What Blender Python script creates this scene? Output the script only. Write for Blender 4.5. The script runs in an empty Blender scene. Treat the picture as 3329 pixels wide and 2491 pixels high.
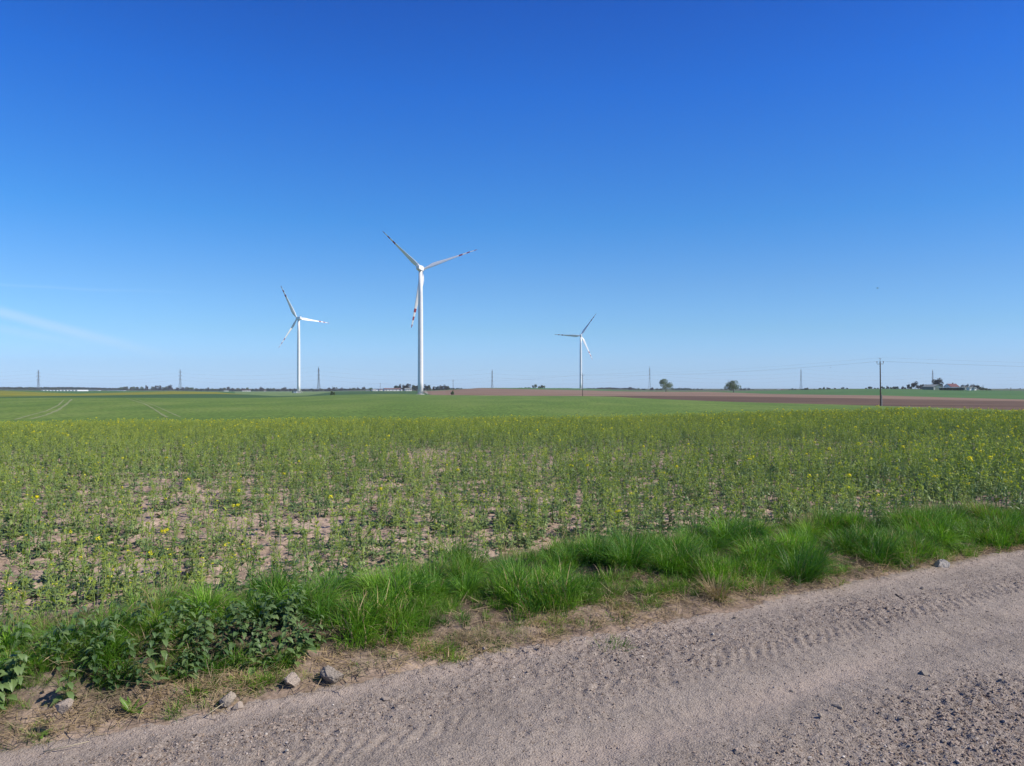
import bpy, math, random
import numpy as np
from mathutils import Vector, Matrix, Euler

R = math.radians
random.seed(7)
rng = np.random.default_rng(7)
SC = bpy.context.scene
COL = SC.collection

# ------------------------------------------------------------------ camera, sky, sun, exposure
CAMZ, HOR, F = 1.6, 1262.0, 2500.0        # eye height, horizon row and focal length in photo pixels
cam_d = bpy.data.cameras.new("camera")
cam = bpy.data.objects.new("camera", cam_d)
COL.objects.link(cam)
cam.location = (0, 0, CAMZ)
cam.rotation_euler = (R(90), 0, 0)
cam_d.sensor_width = 36
cam_d.lens = 36 * F / 3329
cam_d.shift_y = (HOR - 1245.5) / 3329
cam_d.clip_start = 0.05
cam_d.clip_end = 30000
SC.camera = cam

SUN_AZ, SUN_EL = 99.0, 41.0               # clockwise from the view direction, above the horizon
world = bpy.data.worlds.new("World")
SC.world = world
world.use_nodes = True
wn, wl = world.node_tree.nodes, world.node_tree.links
wn.clear()


def N(nodes, kind, **kw):
    n = nodes.new(kind)
    for k, v in kw.items():
        setattr(n, k, v)
    return n


def MATH(nt, op, a, b=None, c=None, clamp=False):
    n = nt.nodes.new("ShaderNodeMath")
    n.operation = op
    n.use_clamp = clamp
    for i, v in enumerate((a, b, c)):
        if v is None:
            continue
        if isinstance(v, (int, float)):
            n.inputs[i].default_value = v
        else:
            nt.links.new(v, n.inputs[i])
    return n.outputs[0]


def RAMP(nt, fac, stops, interp='LINEAR'):
    n = nt.nodes.new("ShaderNodeValToRGB")
    n.color_ramp.interpolation = interp
    el = n.color_ramp.elements
    while len(el) > 1:
        el.remove(el[0])
    el[0].position = stops[0][0]
    el[0].color = (*stops[0][1], 1)
    for p, c in stops[1:]:
        e = el.new(p)
        e.color = (*c, 1)
    nt.links.new(fac, n.inputs[0])
    return n.outputs[0]


def MIXC(nt, kind, fac, a, b):
    n = nt.nodes.new("ShaderNodeMix")
    n.data_type = 'RGBA'
    n.blend_type = kind
    for i, v in ((0, fac), (6, a), (7, b)):
        if isinstance(v, (int, float)):
            n.inputs[i].default_value = v
        elif isinstance(v, tuple):
            n.inputs[i].default_value = (*v, 1)
        else:
            nt.links.new(v, n.inputs[i])
    return n.outputs[2]


sky = N(wn, "ShaderNodeTexSky", sky_type='NISHITA', sun_disc=False, sun_elevation=R(SUN_EL),
        sun_rotation=R(SUN_AZ), air_density=1.0, dust_density=0.4, ozone_density=2.0, altitude=50)
bg = N(wn, "ShaderNodeBackground")
bg.inputs[1].default_value = 0.15
wo = N(wn, "ShaderNodeOutputWorld")
wt = world.node_tree
tc = N(wn, "ShaderNodeTexCoord")
sep = N(wn, "ShaderNodeSeparateXYZ")
wl.new(tc.outputs['Generated'], sep.inputs[0])
elev = MATH(wt, 'MAXIMUM', sep.outputs[2], 0.0)
# deep clear-air blue overhead, paler towards the horizon (half values, doubled below)
SKYCORR = [(0.0, (.62, .90, 1.75)), (0.005, (.62, .90, 1.75)), (0.025, (.53, .80, 1.50)), (0.073, (.44, .72, 1.15)), (0.13, (.36, .66, 1.08)),
           (0.208, (.195, .60, 1.11)), (0.359, (.075, .46, 1.20)), (0.451, (.050, .355, 1.08)), (0.56, (.06, .32, 1.0)), (0.8, (.10, .28, .62)), (1.0, (.10, .26, .55))]
corr = RAMP(wt, elev, [(p, tuple(v / 2 for v in c)) for p, c in SKYCORR])
skyc = MIXC(wt, 'MULTIPLY', 1.0, MIXC(wt, 'MULTIPLY', 1.0, sky.outputs[0], corr), (1.62, 1.72, 1.66))
# the sunward side of the sky is barely brighter than the other
side = N(wn, "ShaderNodeMapRange")
wl.new(sep.outputs[0], side.inputs[0])
for i, v in ((1, -0.6), (2, 0.6), (3, 0.0), (4, 1.0)):
    side.inputs[i].default_value = v
skyc = MIXC(wt, 'MULTIPLY', 1.0, skyc, RAMP(wt, side.outputs[0], [(0.0, (1.0, 1.0, 1.0)), (0.5, (0.97, 0.97, 0.97)), (1.0, (0.76, 0.80, 0.84))]))
# thin cirrus streaks low in the sky on the left, as directions (u, v) = (x/y, z/y)
ysafe = MATH(wt, 'MAXIMUM', sep.outputs[1], 0.05)
uu = MATH(wt, 'DIVIDE', sep.outputs[0], ysafe)
vv = MATH(wt, 'DIVIDE', sep.outputs[2], ysafe)
nz = N(wn, "ShaderNodeTexNoise")
nz.inputs['Scale'].default_value = 9
nz.inputs['Detail'].default_value = 4
wl.new(tc.outputs['Generated'], nz.inputs['Vector'])
wob = MATH(wt, 'MULTIPLY', MATH(wt, 'SUBTRACT', nz.outputs[0], 0.5), 0.009)


def streak(u0, v0, slope, width, fade0, fade1, strength):
    d = MATH(wt, 'SUBTRACT', vv, MATH(wt, 'MULTIPLY_ADD', MATH(wt, 'SUBTRACT', uu, u0), slope, v0))
    d = MATH(wt, 'ABSOLUTE', MATH(wt, 'ADD', d, wob))
    m = N(wn, "ShaderNodeMapRange", interpolation_type='SMOOTHSTEP')
    wl.new(d, m.inputs[0])
    for i, v in ((1, 0.0), (2, width), (3, 1.0), (4, 0.0)):
        m.inputs[i].default_value = v
    f = N(wn, "ShaderNodeMapRange", interpolation_type='SMOOTHSTEP')
    wl.new(uu, f.inputs[0])
    for i, v in ((1, fade0), (2, fade1), (3, 1.0), (4, 0.0)):
        f.inputs[i].default_value = v
    return MATH(wt, 'MULTIPLY', MATH(wt, 'MULTIPLY', m.outputs[0], f.outputs[0]), strength)


st = MATH(wt, 'ADD', streak(-0.666, 0.0990, -0.262, 0.0115, -0.58, -0.40, 0.52),
          streak(-0.666, 0.0770, -0.17, 0.009, -0.64, -0.50, 0.25))
st = MATH(wt, 'ADD', st, streak(-0.666, 0.1345, -0.045, 0.003, -0.6, -0.35, 0.12), clamp=True)
skyc = MIXC(wt, 'MIX', st, skyc, (3.2, 4.6, 6.0))
wl.new(skyc, bg.inputs[0])
wl.new(bg.outputs[0], wo.inputs[0])

sun_d = bpy.data.lights.new("sun", 'SUN')
sun_d.energy = 5.0
sun_d.angle = R(0.5)
sun_d.color = (1.0, 0.93, 0.80)
sun = bpy.data.objects.new("sun", sun_d)
COL.objects.link(sun)
sdir = Vector((math.sin(R(SUN_AZ)) * math.cos(R(SUN_EL)), math.cos(R(SUN_AZ)) * math.cos(R(SUN_EL)), math.sin(R(SUN_EL))))
sun.rotation_euler = sdir.to_track_quat('Z', 'Y').to_euler()
sun.location = sdir * 50

SC.view_settings.view_transform = 'Standard'
SC.view_settings.look = 'None'
SC.view_settings.gamma = 1
SC.view_settings.exposure = 0.25
SC.cycles.max_bounces = 6
SC.cycles.transparent_max_bounces = 8
SC.cycles.volume_bounces = 0

# ------------------------------------------------------------------ helpers


def hash2(xi, yi, seed):
    h = (xi.astype(np.int64) * 374761393 + yi.astype(np.int64) * 668265263 + seed * 974711) & 0xffffffff
    h = ((h ^ (h >> 13)) * 1274126177) & 0xffffffff
    h = ((h ^ (h >> 15)) * 2246822519) & 0xffffffff
    return ((h ^ (h >> 16)) & 0xffffffff) / 4294967296.0


def vnoise(x, y, seed=0):
    x = np.asarray(x, float)
    y = np.asarray(y, float)
    xi, yi = np.floor(x), np.floor(y)
    fx, fy = x - xi, y - yi
    fx, fy = fx * fx * (3 - 2 * fx), fy * fy * (3 - 2 * fy)
    a, b = hash2(xi, yi, seed), hash2(xi + 1, yi, seed)
    c, d = hash2(xi, yi + 1, seed), hash2(xi + 1, yi + 1, seed)
    return a + (b - a) * fx + (c - a) * fy + (a - b - c + d) * fx * fy


def fbm(x, y, seed=0, o=4):
    v, amp, tot = 0, 1.0, 0
    for k in range(o):
        v = v + amp * vnoise(x * 2 ** k + 17.3 * k, y * 2 ** k - 9.1 * k, seed + k)
        tot += amp
        amp *= 0.5
    return v / tot


def sstep(a, b, x):
    t = np.clip((np.asarray(x, float) - a) / (b - a), 0, 1)
    return t * t * (3 - 2 * t)


def tag(o, label=None, cat=None, group=None, kind=None):
    for k, v in (("label", label), ("category", cat), ("group", group), ("kind", kind)):
        if v:
            o[k] = v
    return o


def mesh(name, verts, faces, mats, fm=None, smooth=False):
    me = bpy.data.meshes.new(name)
    me.from_pydata([tuple(v) for v in verts], [], faces)
    for m in (mats if isinstance(mats, (list, tuple)) else [mats]):
        me.materials.append(m)
    if fm:
        me.polygons.foreach_set("material_index", fm)
    if smooth:
        me.polygons.foreach_set("use_smooth", [True] * len(me.polygons))
    me.update()
    return me


def obj(name, me, parent=None, loc=(0, 0, 0), rot=(0, 0, 0)):
    o = bpy.data.objects.new(name, me)
    COL.objects.link(o)
    o.location = loc
    o.rotation_euler = rot
    if parent:
        o.parent = parent
    return o


def empty(name, loc, rotz=0):
    return obj(name, None, None, loc, (0, 0, rotz))


def copy_tree(o, parent=None):
    c = o.copy()
    COL.objects.link(c)
    c.parent = parent
    for ch in list(o.children):
        copy_tree(ch, c)
    return c


def grid_mesh(name, X, Y, Z, mat, smooth=True, attr=None, keep=None):
    nr, nc = X.shape
    me = bpy.data.meshes.new(name)
    me.vertices.add(nr * nc)
    me.vertices.foreach_set("co", np.stack([X, Y, Z], -1).astype(np.float32).ravel())
    i = np.arange(nr * nc).reshape(nr, nc)
    q = np.stack([i[:-1, :-1], i[:-1, 1:], i[1:, 1:], i[1:, :-1]], -1).reshape(-1, 4)
    if keep is not None:
        q = q[keep.ravel()]
    n = len(q)
    me.loops.add(n * 4)
    me.loops.foreach_set("vertex_index", q.astype(np.int32).ravel())
    me.polygons.add(n)
    me.polygons.foreach_set("loop_start", np.arange(0, n * 4, 4, dtype=np.int32))
    me.polygons.foreach_set("use_smooth", np.full(n, smooth))
    me.materials.append(mat)
    if attr is not None:
        for k, v in attr.items():
            a = me.attributes.new(k, 'FLOAT', 'POINT')
            a.data.foreach_set("value", v.astype(np.float32).ravel())
    me.update(calc_edges=True)
    me.validate()
    return me


class MB:
    """collects simple solids into one mesh"""

    def __init__(self):
        self.v, self.f, self.m = [], [], []

    def add(self, vs, fs, mi=0):
        b = len(self.v)
        self.v += [tuple(v) for v in vs]
        self.f += [tuple(b + i for i in f) for f in fs]
        self.m += [mi] * len(fs)

    def box(self, c, s, mi=0, rz=0.0):
        cx, cy, cz = c
        hx, hy, hz = s[0] / 2, s[1] / 2, s[2] / 2
        vs = []
        for dz in (-hz, hz):
            for dx, dy in ((-hx, -hy), (hx, -hy), (hx, hy), (-hx, hy)):
                vs.append((cx + dx * math.cos(rz) - dy * math.sin(rz), cy + dx * math.sin(rz) + dy * math.cos(rz), cz + dz))
        self.add(vs, [(3, 2, 1, 0), (4, 5, 6, 7), (0, 1, 5, 4), (1, 2, 6, 5), (2, 3, 7, 6), (3, 0, 4, 7)], mi)

    def tube(self, pts, rad, n=6, mi=0, cap=True):
        pts = [Vector(p) for p in pts]
        if not isinstance(rad, (list, tuple)):
            rad = [rad] * len(pts)
        vs, fs = [], []
        for k, p in enumerate(pts):
            d = (pts[min(k + 1, len(pts) - 1)] - pts[max(k - 1, 0)]).normalized()
            a = d.orthogonal().normalized() if abs(d.z) < 0.999 else Vector((1, 0, 0))
            if abs(d.z) < 0.95:
                a = d.cross(Vector((0, 0, 1))).normalized()
            b = d.cross(a)
            for j in range(n):
                t = 2 * math.pi * j / n
                vs.append(p + (a * math.cos(t) + b * math.sin(t)) * rad[k])
        for k in range(len(pts) - 1):
            for j in range(n):
                j2 = (j + 1) % n
                fs.append((k * n + j, k * n + j2, (k + 1) * n + j2, (k + 1) * n + j))
        if cap:
            fs.append(tuple(range(n - 1, -1, -1)))
            fs.append(tuple((len(pts) - 1) * n + j for j in range(n)))
        self.add(vs, fs, mi)

    def build(self, name, mats, parent=None, smooth=False, loc=(0, 0, 0), rot=(0, 0, 0)):
        return obj(name, self.mesh(name, mats, smooth), parent, loc, rot)

    def mesh(self, name, mats, smooth=False):
        return mesh(name, self.v, self.f, mats, self.m, smooth)


# ------------------------------------------------------------------ materials
def plain(name, c, rough=0.6, metal=0.0, nscale=None, namt=0.15, spec=0.5):
    m = bpy.data.materials.new(name)
    m.use_nodes = True
    nt = m.node_tree
    b = nt.nodes["Principled BSDF"]
    b.inputs['Roughness'].default_value = rough
    b.inputs['Metallic'].default_value = metal
    b.inputs['Specular IOR Level'].default_value = spec
    if nscale:
        t = nt.nodes.new("ShaderNodeTexCoord")
        z = nt.nodes.new("ShaderNodeTexNoise")
        z.inputs['Scale'].default_value = nscale
        z.inputs['Detail'].default_value = 5
        nt.links.new(t.outputs['Object'], z.inputs['Vector'])
        lo = tuple(x * (1 - namt * 2) for x in c)
        hi = tuple(min(1, x * (1 + namt * 2)) for x in c)
        nt.links.new(RAMP(nt, z.outputs[0], [(0.3, lo), (0.7, hi)]), b.inputs['Base Color'])
    else:
        b.inputs['Base Color'].default_value = (*c, 1)
    return m


def leafmat(name, c1, c2, trans=0.35, rough=0.5, spec=0.25, patch=None):
    """foliage: colour varies per plant, light passes through the blade"""
    m = bpy.data.materials.new(name)
    m.use_nodes = True
    nt = m.node_tree
    nt.nodes.clear()
    out = nt.nodes.new("ShaderNodeOutputMaterial")
    oi = nt.nodes.new("ShaderNodeObjectInfo")
    col = RAMP(nt, oi.outputs['Random'], [(0.0, c1), (1.0, c2)])
    g = nt.nodes.new("ShaderNodeNewGeometry")
    z = nt.nodes.new("ShaderNodeTexNoise")
    z.inputs['Scale'].default_value = 3.0 if patch is None else patch
    z.inputs['Detail'].default_value = 3
    nt.links.new(g.outputs['Position'], z.inputs['Vector'])
    col = MIXC(nt, 'MULTIPLY', 1.0, col, RAMP(nt, z.outputs[0], [(0.3, (0.72, 0.78, 0.8)), (0.7, (1.25, 1.2, 1.05))]))
    b = nt.nodes.new("ShaderNodeBsdfPrincipled")
    nt.links.new(col, b.inputs['Base Color'])
    b.inputs['Roughness'].default_value = rough
    b.inputs['Specular IOR Level'].default_value = spec
    t = nt.nodes.new("ShaderNodeBsdfTranslucent")
    nt.links.new(MIXC(nt, 'MULTIPLY', 1.0, col, (1.15, 1.25, 0.55)), t.inputs[0])
    mx = nt.nodes.new("ShaderNodeMixShader")
    mx.inputs[0].default_value = trans
    nt.links.new(b.outputs[0], mx.inputs[1])
    nt.links.new(t.outputs[0], mx.inputs[2])
    nt.links.new(mx.outputs[0], out.inputs[0])
    return m


def groundmat(name, stops, scale, stretch=(1, 1, 1), rot=0.0, fine=None, fine_amt=0.25, bump=0.0, bscale=30, rough=0.95):
    """soil or far crop: fractal colour patches over world position"""
    m = bpy.data.materials.new(name)
    m.use_nodes = True
    nt = m.node_tree
    b = nt.nodes["Principled BSDF"]
    b.inputs['Roughness'].default_value = rough
    b.inputs['Specular IOR Level'].default_value = 0.15
    g = nt.nodes.new("ShaderNodeNewGeometry")
    mp = nt.nodes.new("ShaderNodeMapping")
    mp.inputs['Scale'].default_value = stretch
    mp.inputs['Rotation'].default_value = (0, 0, rot)
    nt.links.new(g.outputs['Position'], mp.inputs['Vector'])
    z = nt.nodes.new("ShaderNodeTexNoise")
    z.inputs['Scale'].default_value = scale
    z.inputs['Detail'].default_value = 7
    z.inputs['Roughness'].default_value = 0.62
    nt.links.new(mp.outputs[0], z.inputs['Vector'])
    col = RAMP(nt, z.outputs[0], stops)
    if fine:
        z2 = nt.nodes.new("ShaderNodeTexNoise")
        z2.inputs['Scale'].default_value = fine
        z2.inputs['Detail'].default_value = 4
        nt.links.new(mp.outputs[0], z2.inputs['Vector'])
        a = fine_amt
        col = MIXC(nt, 'MULTIPLY', 1.0, col, RAMP(nt, z2.outputs[0], [(0.3, (1 - a,) * 3), (0.7, (1 + a,) * 3)]))
    nt.links.new(col, b.inputs['Base Color'])
    if bump:
        z3 = nt.nodes.new("ShaderNodeTexNoise")
        z3.inputs['Scale'].default_value = bscale
        z3.inputs['Detail'].default_value = 6
        nt.links.new(g.outputs['Position'], z3.inputs['Vector'])
        bp = nt.nodes.new("ShaderNodeBump")
        bp.inputs['Distance'].default_value = bump
        bp.inputs['Strength'].default_value = 1
        nt.links.new(z3.outputs[0], bp.inputs['Height'])
        nt.links.new(bp.outputs[0], b.inputs['Normal'])
    return m, nt, b, col


M = {}
M['white'] = plain('white_paint', (0.80, 0.80, 0.80), 0.35, nscale=0.35, namt=0.02)
M['red'] = plain('red_paint', (0.34, 0.04, 0.05), 0.4)
M['grey'] = plain('grey_paint', (0.45, 0.46, 0.46), 0.5)
M['concrete'] = plain('concrete', (0.42, 0.40, 0.37), 0.9, nscale=2, namt=0.1)
M['steel'] = plain('galvanised_steel', (0.17, 0.185, 0.21), 0.5, 0.3)
M['wire'] = plain('wire', (0.10, 0.10, 0.11), 0.5, 0.3)
M['polewood'] = plain('tarred_pole', (0.085, 0.055, 0.045), 0.9, nscale=6, namt=0.2)
M['ceramic'] = plain('ceramic', (0.16, 0.08, 0.05), 0.3)
M['bark'] = plain('bark', (0.10, 0.075, 0.06), 0.95, nscale=4)
M['wallwhite'] = plain('white_render', (0.78, 0.77, 0.74), 0.9, nscale=0.5, namt=0.04)
M['wallgrey'] = plain('grey_render', (0.34, 0.35, 0.34), 0.9, nscale=0.5, namt=0.05)
M['wallgreen'] = plain('green_cladding', (0.10, 0.15, 0.12), 0.7)
M['roofred'] = plain('red_roof', (0.12, 0.030, 0.040), 0.8, nscale=1.5)
M['roofbrown'] = plain('brown_roof', (0.17, 0.10, 0.09), 0.8, nscale=1.0)
M['roofgrey'] = plain('grey_roof', (0.20, 0.22, 0.21), 0.8, nscale=1.0)
M['glass'] = plain('window_glass', (0.03, 0.035, 0.04), 0.1)
M['film'] = plain('greenhouse_film', (0.62, 0.64, 0.66), 0.4)
M['bird'] = plain('bird_feathers', (0.02, 0.02, 0.022), 0.8)
M['stone_dark'] = plain('dark_stone', (0.21, 0.178, 0.148), 0.85, nscale=14, namt=0.28)
M['stone_grey'] = plain('grey_stone', (0.29, 0.24, 0.19), 0.9, nscale=18, namt=0.25)
M['stone_pale'] = plain('pale_stone', (0.30, 0.245, 0.20), 0.9, nscale=16, namt=0.22)
M['stone_white'] = plain('white_stone', (0.45, 0.40, 0.34), 0.9, nscale=16, namt=0.18)
M['stick'] = plain('dead_wood', (0.06, 0.05, 0.045), 0.9)
M['deadpale'] = plain('pale_dead_stem', (0.42, 0.36, 0.24), 0.8)

M['grass'] = leafmat('grass_blade', (0.036, 0.135, 0.015), (0.205, 0.400, 0.034), 0.28, 0.46, 0.28)
M['grass2'] = leafmat('grass_blade_yellowish', (0.14, 0.26, 0.035), (0.27, 0.37, 0.06), 0.3, 0.46, 0.28)
M['straw'] = leafmat('dry_grass', (0.27, 0.195, 0.12), (0.48, 0.37, 0.24), 0.2, 0.7, 0.15)
M['nettle'] = leafmat('nettle_leaf', (0.075, 0.140, 0.050), (0.145, 0.215, 0.075), 0.2, 0.5, 0.4)
M['rleaf'] = leafmat('rape_leaf', (0.105, 0.172, 0.068), (0.235, 0.305, 0.105), 0.18, 0.45, 0.35, 0.8)
M['rtop'] = leafmat('rape_upper_leaf', (0.23, 0.32, 0.055), (0.38, 0.44, 0.08), 0.35, 0.5, 0.3, 0.8)
M['rstem'] = leafmat('rape_stem', (0.20, 0.29, 0.09), (0.31, 0.39, 0.13), 0.1, 0.5, 0.3, 0.8)
M['rbud'] = leafmat('rape_bud', (0.25, 0.34, 0.05), (0.42, 0.50, 0.06), 0.25, 0.6, 0.2, 0.8)
M['rflower'] = leafmat('rape_flower', (0.80, 0.68, 0.02), (0.86, 0.78, 0.05), 0.3, 0.6, 0.2, 0.8)
M['crown_green'] = leafmat('tree_leaves', (0.10, 0.145, 0.05), (0.15, 0.20, 0.07), 0.3, 0.6, 0.2, 0.6)
M['crown_olive'] = leafmat('budding_twigs', (0.10, 0.105, 0.05), (0.13, 0.13, 0.06), 0.2, 0.8, 0.1, 0.6)
M['crown_bare'] = leafmat('bare_twigs', (0.060, 0.045, 0.042), (0.085, 0.065, 0.06), 0.1, 0.9, 0.05, 0.6)
M['crown_pine'] = leafmat('pine_needles', (0.022, 0.045, 0.028), (0.035, 0.06, 0.035), 0.1, 0.7, 0.1, 0.6)

# ------------------------------------------------------------------ ground shape
E0 = np.array([-2.21, 3.317])            # a point on the road's field-side edge
U = np.array([0.864, 0.503])             # along the road
NV = np.array([-0.503, 0.864])           # from the road into the field


def st_of(x, y):
    dx, dy = np.asarray(x, float) - E0[0], np.asarray(y, float) - E0[1]
    return dx * U[0] + dy * U[1], dx * NV[0] + dy * NV[1]


def xy_of(t, s):
    return E0[0] + t * U[0] + s * NV[0], E0[1] + t * U[1] + s * NV[1]


YEND = 45.0
XT = [0, 500, 1000, 1500, 2000, 2500, 2900, 3329]
YTOP = [1369, 1364, 1358, 1354, 1347, 1337, 1332, 1341]
CX = np.array([0, 250, 560, 700, 800, 900, 1000, 1080, 1200, 1300, 1368, 1400, 1450, 1500, 1560, 1700, 1893, 2000, 2060, 2300,
               2390, 2500, 2700, 2865, 3100, 3329], float)


def arr(s):
    return np.array([float(v) for v in s.split()])


b2y = arr("1293 1293 1294 1294 1294 1292 1289 1285 1282 1281 1283 1284 1285 1285 1286 1287 1288 1290 1294 1304 1307 1310 1315 1320 1327 1335")
b2d = arr("260 270 300 330 350 400 450 500 560 600 600 600 570 540 520 460 395 370 340 262 245 230 205 187 172 160")
b3y, b3d = b2y.copy(), b2d.copy()
b3y[:11] = arr("1290 1287 1282 1281 1283 1288 1286 1275 1273 1273 1273")
b3d[:11] = arr("330 360 450 480 480 460 560 800 850 850 850")
b4y, b4d = b3y.copy(), b3d.copy()
b4y[16:] = arr("1287.5 1287 1287 1288 1289 1291 1294 1297 1301 1305")
b4d[16:] = arr("400 410 420 400 380 360 320 300 275 255")
b5y, b5d = b4y.copy(), b4d.copy()
b5y[11:] = arr("1271 1269 1266 1262 1265.5 1269 1272 1273 1274 1277 1281 1284 1286 1293 1299")
b5d[11:] = arr("850 900 950 1000 950 1100 950 920 860 820 700 560 500 430 390")
b6y, b6d = b5y.copy(), b5d.copy()
b6y[:4] = arr("1270 1280 1272 1275")
b6d[:4] = arr("700 600 800 700")
b7y = arr("1269.5 1271 1271 1273 1273 1273 1273 1273 1272 1272 1272 1270 1268 1265.5 1261.5 1261.5 1263 1268 1270 1272 1272 1270.5 1266 1264.5 1268 1271")
b7d = arr("1000 1500 2000 2000 2000 2000 2000 1600 1000 1000 1000 1000 1050 1050 1080 1100 1500 1300 1300 1000 1000 950 800 720 720 700")


def bounds(xp):
    """(y row, depth) of the field boundaries along photo column xp, near to far"""
    xp = np.asarray(xp, float)
    yt = np.interp(xp, XT, YTOP)
    o = [(yt + 25, np.full_like(xp, YEND)), (yt + 6, np.full_like(xp, 90.0))]
    for a, b in ((b2y, b2d), (b3y, b3d), (b4y, b4d), (b5y, b5d), (b6y, b6d), (b7y, b7d)):
        o.append((np.interp(xp, CX, a), np.interp(xp, CX, b)))
    o.append((np.full_like(xp, 1264.0), np.full_like(xp, 4900.0)))
    return o


def zfar(xp, Y):
    B = bounds(np.array([xp]))
    for (y0, d0), (y1, d1) in zip(B[:-1], B[1:]):
        if d0[0] <= Y <= d1[0] and d1[0] > d0[0]:
            w = (1 / Y - 1 / d0[0]) / (1 / d1[0] - 1 / d0[0])
            return CAMZ - (y0[0] + (y1[0] - y0[0]) * w - HOR) / F * Y
    return 0.0


def zbase(x, y):
    """near ground without small bumps: road, bank and crop field"""
    t, s = st_of(x, y)
    Y = np.maximum(np.asarray(y, float), 0.5)
    xp = 1664.5 + F * np.asarray(x, float) / Y
    z0 = CAMZ - (np.interp(xp, XT, YTOP) + 25 - HOR) / F * YEND
    field = 0.04 + (z0 - 0.04) * np.clip((Y - 9) / (YEND - 9), 0, 1) ** 1.25
    bank = 0.10 * sstep(0.1, 0.9, s) + 0.03 * sstep(0.0, 0.25, s)
    w = sstep(1.4, 2.6, s)
    return np.where(s < 0, 0, bank * (1 - w) + field * w)


def zroad(t, s):
    z = 0.012 * (fbm(t * 0.5, s * 1.2, 3) - 0.5) * 2
    rut = np.exp(-((s + 1.18 + 0.05 * np.sin(t * 0.7)) / 0.16) ** 2) + np.exp(-((s + 2.75) / 0.2) ** 2)
    z = z - 0.018 * rut
    g = gravelmask(t, s)
    z = z + (fbm(t * 14, s * 14, 11, 3) - 0.5) * (0.014 + 0.016 * g)
    z = z + (vnoise(t * 55, s * 55, 21) ** 3) * (0.008 + 0.010 * g)
    # tyre lugs pressed into the dust
    band = np.exp(-((s + 0.62) / 0.17) ** 4) + 0.8 * np.exp(-((s + 1.75) / 0.2) ** 4)
    side = np.where(np.sin((s + 0.62) * 18) > 0, 1, -1)
    lug = np.clip(np.sin((t * 1.0 + side * s * 0.9 + 0.16 * fbm(t * 2.2, s * 3, 5)) * 2 * math.pi / 0.085) * 1.6, -1, 1)
    z = z + 0.0038 * (lug + 1.2 * (fbm(t * 20, s * 20, 7, 2) - 0.5)) * band * sstep(0.34, 0.52, fbm(t * 0.9, s * 1.5, 31, 3))
    return z


def gravelmask(t, s):
    n = fbm(t * 0.55, s * 1.6, 41, 4)
    bandm = 0.36 + 0.20 * sstep(-1.35, -1.7, s) + 0.22 * np.exp(-((s + 0.4) / 0.16) ** 2) - 0.5 * np.exp(-((s + 1.18) / 0.17) ** 2) \
        - 0.28 * np.exp(-((s + 0.08) / 0.14) ** 2) - 0.25 * np.exp(-((s + 2.75) / 0.22) ** 2)
    return np.clip((n - 0.5) * 3.2 + bandm, 0, 1)


def axis_nonuni(fine0, fine1, step, lo, hi):
    f = list(np.arange(fine0, fine1 + step / 2, step))
    a, d = [], step
    x = fine0
    while x > lo:
        d *= 1.35
        x -= d
        a.append(x)
    b, d, x = [], step, fine1
    while x < hi:
        d *= 1.35
        x += d
        b.append(x)
    return np.array(a[::-1] + f + b)


# road
M['road'], nt, bsdf, col = groundmat('road_dust', [(0.25, (0.225, 0.190, 0.163)), (0.5, (0.300, 0.254, 0.217)), (0.75, (0.362, 0.305, 0.258))], 2.2,
                                     fine=90, fine_amt=0.28, bump=0.012, bscale=110)
at = nt.nodes.new("ShaderNodeAttribute")
at.attribute_name = "gravel"
z = nt.nodes.new("ShaderNodeTexVoronoi")
z.inputs['Scale'].default_value = 110
g = nt.nodes.new("ShaderNodeNewGeometry")
nt.links.new(g.outputs['Position'], z.inputs['Vector'])
vg = RAMP(nt, z.outputs['Color'], [(0.0, (0.11, 0.09, 0.08)), (0.45, (0.23, 0.19, 0.165)), (0.8, (0.36, 0.30, 0.26)), (1.0, (0.6, 0.54, 0.48))])
at2 = nt.nodes.new("ShaderNodeAttribute")
at2.attribute_name = "dust"
nt.links.new(MIXC(nt, 'MIX', MATH(nt, 'MULTIPLY', at2.outputs['Fac'], 0.6), MIXC(nt, 'MIX', MATH(nt, 'MULTIPLY_ADD', at.outputs['Fac'], 0.5, 0.12), col, vg), (0.40, 0.325, 0.275)),
             bsdf.inputs['Base Color'])
tt = axis_nonuni(-0.6, 9.6, 0.0125, -150, 150)
ss = axis_nonuni(-2.75, 0.35, 0.0125, -6.5, 0.36)
T, S = np.meshgrid(tt, ss)
Xr, Yr = xy_of(T, S)
tag(obj("gravel_road", grid_mesh("gravel_road", Xr, Yr, zroad(T, S) - 0.05 * sstep(0.0, 0.5, S), M['road'], attr={"gravel": gravelmask(T, S), "dust": np.exp(-((S + 1.18 + 0.05 * np.sin(T * 0.7) + 0.12 * (fbm(T, S, 77, 3) - 0.5)) / 0.11) ** 2) * sstep(0.35, 0.55, fbm(T * 0.8, S * 2, 78, 3)) + np.exp(-((S + 0.03) / 0.1) ** 2)})),
    kind='structure')

# verge soil: trampled earth rising from the road edge
M['soil'], nt, bsdf, col = groundmat('verge_soil', [(0.32, (0.13, 0.095, 0.072)), (0.5, (0.25, 0.187, 0.145)), (0.70, (0.35, 0.27, 0.215))], 3.5,
                                     fine=40, fine_amt=0.3, bump=0.006, bscale=70)


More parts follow.
